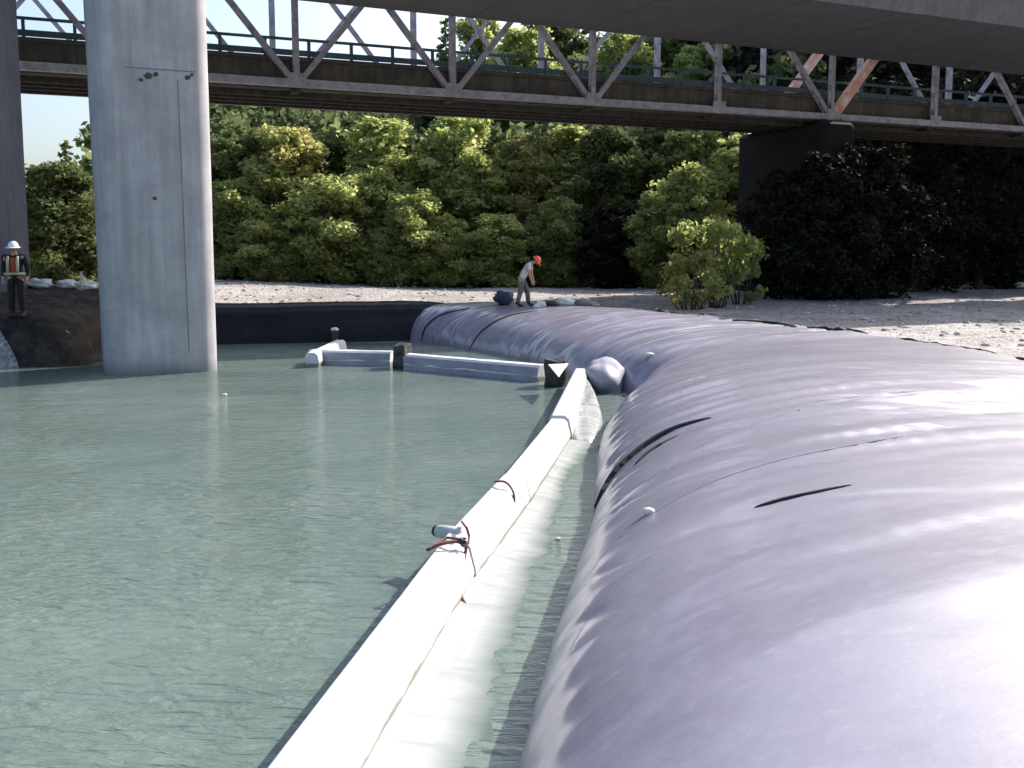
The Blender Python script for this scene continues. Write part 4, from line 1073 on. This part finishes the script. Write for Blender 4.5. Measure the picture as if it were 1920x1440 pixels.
def make_tree(kind, seed, h=10.0):
    """unit tree of height h: trunk+limbs mesh, crown mesh"""
    rr = random.Random(seed); mb = MB(); clumps = []
    if kind == 'broad':
        mb.tube([(0, 0, -.6), (.05, 0, h * .2), (.2 * rr.uniform(-1, 1), .1, h * .45), (.3 * rr.uniform(-1, 1), 0, h * .75)], [.26, .2, .14, .05], 8)
        for i in range(64):
            t = rr.uniform(.03, 1.0); ang = rr.random() * 2 * pi
            wr = h * .27 * (sin(pi * min(1, t * .82 + .12)) ** .6)
            rad = wr * rr.uniform(.45, 1.0); r = h * rr.uniform(.045, .11) * (1.15 - .35 * t)
            c = (cos(ang) * rad, sin(ang) * rad, h * (t * .9 + .02)); clumps.append((c, r))
            if i < 11:
                z0 = h * max(.12, t * .6); mb.tube([(0, 0, z0), (c[0] * .5, c[1] * .5, (z0 + c[2]) / 2 + .2), c], [.09, .06, .02], 5)
        clumps.append(((0, 0, h * .5), h * .2)); clumps.append(((.2, 0, h * .75), h * .15)); clumps.append(((0, .1, h * .25), h * .18))
        data = leaf_cloud(clumps, 520 * (10 / h) ** 2, .125, seed)
    elif kind == 'tall':
        mb.tube([(0, 0, -.6), (.1, 0, h * .5), (0, 0, h * .95)], [.25, .15, .03], 8)
        for i in range(26):
            t = rr.uniform(.05, 1.0); ang = rr.random() * 2 * pi
            wr = h * .17 * (sin(pi * min(1, t * .85 + .1)) ** .5)
            rad = wr * rr.uniform(.3, 1.0); r = h * rr.uniform(.06, .11) * (1.1 - .4 * t)
            c = (cos(ang) * rad, sin(ang) * rad, h * (t * .93)); clumps.append((c, r))
            if i < 10: z0 = h * max(.1, t * .7); mb.tube([(0, 0, z0), c], [.06, .02], 5)
        clumps.append(((0, 0, h * .4), h * .13)); clumps.append(((0, 0, h * .65), h * .11))
        data = leaf_cloud(clumps, 520 * (10 / h) ** 2, .13, seed)
    elif kind == 'conifer':
        mb.tube([(0, 0, -.6), (0, 0, h * .98)], [.2, .02], 8)
        for i in range(70):
            t = i / 70; ang = i * 2.4; ln = h * .17 * (1 - t) ** .8 + .12
            z = h * (.1 + .9 * t)
            mb.tube([(0, 0, z), (cos(ang) * ln, sin(ang) * ln, z - ln * .25)], [.035, .01], 4)
            for q in (.45, .9): clumps.append(((cos(ang) * ln * q, sin(ang) * ln * q, z - ln * .25 * q), .14 + .28 * (1 - t)))
        data = leaf_cloud(clumps, 420, .13, seed, flat=.1)
    elif kind == 'bush':
        for i in range(16):
            ang = rr.random() * 2 * pi; rad = h * .5 * rr.random() ** .5; t = rr.uniform(.15, 1)
            c = (cos(ang) * rad * (1.1 - .4 * t), sin(ang) * rad * (1.1 - .4 * t), h * t * .92); clumps.append((c, h * rr.uniform(.11, .19)))
            mb.tube([(cos(ang) * rad * .2, sin(ang) * rad * .2, -.3), (c[0] * .7, c[1] * .7, c[2] * .5), c], [.05, .035, .012], 5)
        data = leaf_cloud(clumps, 380 * (10 / h) ** 2 * .18, .12, seed, flat=.2)
    tm = bpy.data.meshes.new('trunk'); tm.from_pydata(mb.v, [], mb.f); tm.materials.append(M['bark']); tm.polygons.foreach_set('use_smooth', [True] * len(tm.polygons))
    return tm, leaf_mesh('crown', data, L['mid']), h
PROTO = {}
for i in range(4): PROTO['broad%d' % i] = make_tree('broad', 20 + i)
for i in range(2): PROTO['tall%d' % i] = make_tree('tall', 40 + i)
PROTO['conifer0'] = make_tree('conifer', 60)
for i in range(3): PROTO['bush%d' % i] = make_tree('bush', 80 + i, 4.0)
def tree(proto, x, y, height, wide, leaf, label, name='broadleaf_tree', cat_='tree', group=None):
    tm, cm, h = PROTO[proto]
    root = empty(name, (x, y, gz(x, y) - .05), R.random() * 6.28); s = height / h; root.scale = (s * wide, s * wide, s)
    tag(root, label, cat_, group)
    t = bpy.data.objects.new('trunk' if 'bush' not in proto else 'stems', tm); COL.objects.link(t); t.parent = root
    c = bpy.data.objects.new('crown' if 'bush' not in proto else 'foliage', cm); COL.objects.link(c); c.parent = root
    c.material_slots[0].link = 'OBJECT'; c.material_slots[0].material = L[leaf]
    return root
def T(px, topy, D, proto, leaf, label, wide=1.0, **k):
    if k.get('name') is None: wide *= 1.22
    x = (px - 960) / F * D; zt = CAMZ + (485 - topy) / F * D; z0 = gz(x, D)
    return tree(proto, x, D, max(1, zt - z0), wide, leaf, label, **k)
GF = 'trees along the far bank'
T(66, 345, 62, 'broad0', 'light', 'pale green small tree between the two piers, right of the person in the vest', 1.1, group=GF)
T(118, 300, 58, 'broad1', 'dark', 'dark green tree filling the gap between the two piers', 1.15, group=GF)
T(140, 268, 60, 'conifer0', 'dark', 'pointed dark conifer showing against the sky between the two piers', 1.0, name='conifer_tree', group=GF)
T(175, 320, 61, 'broad3', 'mid', 'mid-green tree touching the left edge of the near pier', 1.0, group=GF)
T(452, 235, 78, 'broad0', 'dark', 'dark green tree just right of the near pier, reaching the bridge', 1.0, group=GF)
T(440, 330, 74, 'broad2', 'mid', 'low mid-green tree against the right side of the near pier', 1.1, group=GF)
T(545, 232, 78, 'broad1', 'yellow', 'yellow-green tree, tallest between the near pier and the first truss joint', 1.05, group=GF)
T(500, 400, 73, 'broad3', 'light', 'pale low round tree on the gravel edge near the pier', 1.5, group=GF)
T(612, 315, 74, 'broad3', 'light', 'pale green round tree in the left half, standing forward of the dark trees', 1.15, group=GF)
T(668, 215, 84, 'broad2', 'dark', 'dark tall tree behind the pale round tree in the left half', 1.0, group=GF)
T(730, 215, 80, 'tall0', 'light', 'tall pale green tree directly under the truss deck, left of centre', 1.5, group=GF)
T(785, 345, 74, 'broad0', 'light', 'bright green drooping tree in front, left of centre', 1.1, group=GF)
T(860, 205, 80, 'broad2', 'light', 'broad pale green tree below the second truss joint, the brightest of the bank', 1.0, group=GF)
T(905, 300, 77, 'tall1', 'mid', 'mid-green tree above the orange-helmeted person, slightly left', 1.4, group=GF)
T(935, 395, 73, 'broad1', 'light', 'low light green tree just left of the bending person', 1.3, group=GF)
T(1000, 240, 80, 'broad3', 'yellow', 'yellowish tree with reddish leaves behind the bending person', 1.0, group=GF)
T(1062, 232, 79, 'tall0', 'light', 'slim bright green tree at the right end of the sunlit row', 1.5, group=GF)
T(1045, 360, 74, 'broad0', 'mid', 'mid-green rounded tree right above the white sandbag', 1.0, group=GF)
T(1135, 235, 78, 'broad1', 'dark', 'shadowy dark tree between the sunlit row and the right-hand green trees', 1.0, group=GF)
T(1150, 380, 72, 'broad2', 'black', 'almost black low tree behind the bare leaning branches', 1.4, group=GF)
T(1235, 345, 70, 'broad3', 'mid', 'mid-green tree rising left of the large shrub by the gravel', 1.0, group=GF)
T(1300, 300, 72, 'broad2', 'light', 'light green bushy tree above the large shrub by the gravel', 1.05, group=GF)
T(1362, 238, 74, 'tall1', 'light', 'tall light green tree at the edge of the dark slope on the right', 1.5, group=GF)
for (px, ty, D, pr_, lf_, lb) in ((590, 245, 83, 'broad2', 'mid', 'mid-green tree filling the gap behind the pale round tree'), (505, 300, 76, 'broad2', 'light', 'light green tree left of the yellow-green one'), (650, 345, 75, 'broad1', 'mid', 'mid-green low tree just right of the pale round tree'),
        (700, 300, 77, 'broad3', 'light', 'light tree below the tall dark one, left of the drooping bright tree'), (815, 255, 81, 'broad3', 'mid', 'mid-green tree touching the left side of the brightest bank tree'), (955, 255, 82, 'broad0', 'light', 'light green tree between the brightest bank tree and the yellowish one'),
        (1100, 290, 79, 'broad3', 'mid', 'mid-green tree at the edge of the shadowy gap'), (725, 420, 72.5, 'broad2', 'mid', 'low mid-green tree behind the small bright shrub'), (565, 430, 73, 'broad0', 'mid', 'low mid-green tree in front, below the yellow-green one'), (845, 400, 73.5, 'broad3', 'light', 'low light tree in front of the brightest bank tree'), (1290, 240, 79, 'broad1', 'mid', 'mid-green tree under the truss between the light bushy tree and the tall slim one')):
    T(px, ty, D, pr_, lf_, lb, 1.1, group=GF)
for (px, ty, D, lb) in ((1475, 300, 56, 'added tree painted shade-black in front of the left side of the dark pier'), (1550, 275, 56, 'added tree painted shade-black in front of the middle of the dark pier'), (1625, 265, 58, 'added tree painted shade-black at the right side of the dark pier'),
        (1720, 285, 66, 'tree painted shade-black behind the stubby pale post'), (1830, 290, 70, 'tree painted shade-black behind the pale sunlit strip')):
    T(px, ty, D, 'broad%d' % (px % 4), 'black', lb, 1.1, group='shade-black trees on the right bank')  # trees added to keep the pier side dark, shade in the leaf colour
T(1215, 235, 82, 'broad0', 'dark', 'dark tree behind, seen between the third and fourth truss posts', 1.1, group=GF)
# shrubs in front
GS = 'shrubs at the edge of the gravel'
T(1335, 412, 50, 'bush0', 'light', 'large yellow-green shrub with grey twigs on the right gravel edge', 1.0, name='shrub', cat_='shrub', group=GS)
T(1290, 468, 47, 'bush1', 'yellow', 'lower yellow-green shrub leaning at the left foot of the large shrub', 1.1, name='shrub', cat_='shrub', group=GS)
T(1385, 440, 52, 'bush2', 'mid', 'greyish green shrub at the right side of the large shrub', .8, name='shrub', cat_='shrub', group=GS)
T(748, 492, 72, 'bush1', 'light', 'small bright shrub at the foot of the trees left of centre', 1.0, name='shrub', cat_='shrub', group=GS)
T(660, 505, 72, 'bush2', 'light', 'small pale shrub at the foot of the trees, left of the bright one', .9, name='shrub', cat_='shrub', group=GS)
T(882, 508, 72, 'bush0', 'mid', 'small green shrub at the tree line left of the bending person', 1.2, name='shrub', cat_='shrub', group=GS)
T(470, 500, 72, 'bush0', 'mid', 'small green shrub at the tree line beside the near pier', 1.6, name='shrub', cat_='shrub', group=GS)
T(70, 495, 45, 'bush1', 'dark', 'dark shrub on the left bank beyond the sandbags', 1.5, name='shrub', cat_='shrub', group=GS)
# bare leaning branches left of the big shrub
base = P(1290, 540, .5)
root = empty('dead_branch', (base.x, base.y, gz(base.x, base.y))); tag(root, 'bare grey dead branch leaning out from under the large shrub toward the tarpaulin', 'dead branch')
mb = MB(); rr = random.Random(3)
for i, (a, b) in enumerate(((1200, 545), (1215, 530), (1225, 515), (1190, 552), (1232, 538))):
    e = PD(a, b, base.y - .5 + i * .2); m_ = base.lerp(e, .55) + Vector((0, 0, .12 * rr.uniform(-1, 1)))
    mb.tube([base + Vector((0, 0, -.1)), m_, e], [.07, .045, .012], 6)
    for q in range(3):
        s = base.lerp(e, rr.uniform(.4, .9)); mb.tube([s, s + Vector((rr.uniform(-.8, .1), 0, rr.uniform(.1, .5)))], [.025, .008], 4)
rel(mb.build('branches', M['wood'], smooth=True), root)

# conifer and hillside trees above the bridge
GH = 'trees on the hillside behind the truss bridge'
T(840, 52, 100, 'conifer0', 'dark', 'dark pointed conifer against the sky left of the wooded hillside', 1.0, name='conifer_tree', group=GH)
T(900, 40, 104, 'broad2', 'mid', 'tree at the left edge of the hillside between truss posts, against the sky', .9, group=GH)
for (px, ty, D, pr_, lf_, lb) in ((985, 60, 96, 'broad1', 'light', 'bright green tree on the hillside left of the tall far truss post'), (1050, 10, 110, 'broad3', 'dark', 'dark tree high on the hillside behind the crossing diagonals'),
        (1160, 60, 100, 'broad0', 'light', 'yellowish bright tree on the hillside right of the third truss joint'), (1290, 90, 98, 'broad2', 'light', 'bright green tree on the hillside left of the fourth truss post'), (1235, 40, 108, 'broad1', 'mid', 'mid-green tree high on the hillside just under the concrete bridge'),
        (1400, 90, 100, 'broad3', 'mid', 'mid-green tree on the hillside right of the fourth truss post')):
    T(px, ty, D, pr_, lf_, lb, 1.0, group=GH)

# hillside woods: one mass behind, too dense to count
rr = random.Random(99); cl = []
for i in range(560):
    x = rr.uniform(-36, 24); y = rr.uniform(80, 128)
    if x > 18: y = 76 + (y - 80)
    h = rr.uniform(3, 9)
    if x < -8: h = rr.uniform(4.5, 8.5)
    if x < -33: h *= .5
    z = gz(x, y)
    for k_ in range(3): cl.append(((x + rr.uniform(-1.5, 1.5), y + rr.uniform(-1, 1), z + h * (k_ + .5) / 3), rr.uniform(1.0, 2.0)))
vs_, fs_, ti_ = leaf_cloud(cl, 46, .34, 5)
me = leaf_mesh('woodland', (vs_, fs_, ti_), L['wood']); me.name = 'woodland'
o = bpy.data.objects.new('woodland', me); COL.objects.link(o); tag(o, 'dense dark green wood covering the hillside behind both bridges', None, kind='stuff')
# ivy and brush on the steep right slope, its shade put into near-black leaves
cl = []
for i in range(230):
    x = rr.uniform(19, 64); y = rr.uniform(77, 124); z = gz(x, y); h = rr.uniform(3, 8)
    for k_ in range(3): cl.append(((x + rr.uniform(-1.5, 1.5), y + rr.uniform(-1, 1), z + h * (k_ + .5) / 3), rr.uniform(1.0, 2.0)))
for i in range(1300):
    x = rr.uniform(16, 62); y = 73.5 + rr.random() ** 1.6 * 26
    z = gz(x, y); cl.append(((x, y, z + rr.uniform(0, 1.0)), rr.uniform(.7, 1.7)))
vs_, fs_, ti_ = leaf_cloud(cl, 60, .26, 6, droop=.6)
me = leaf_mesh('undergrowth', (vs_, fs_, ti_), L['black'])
o = bpy.data.objects.new('undergrowth', me); COL.objects.link(o); tag(o, 'ivy and brush painted almost black as shade on the steep slope at the right', None, kind='stuff')
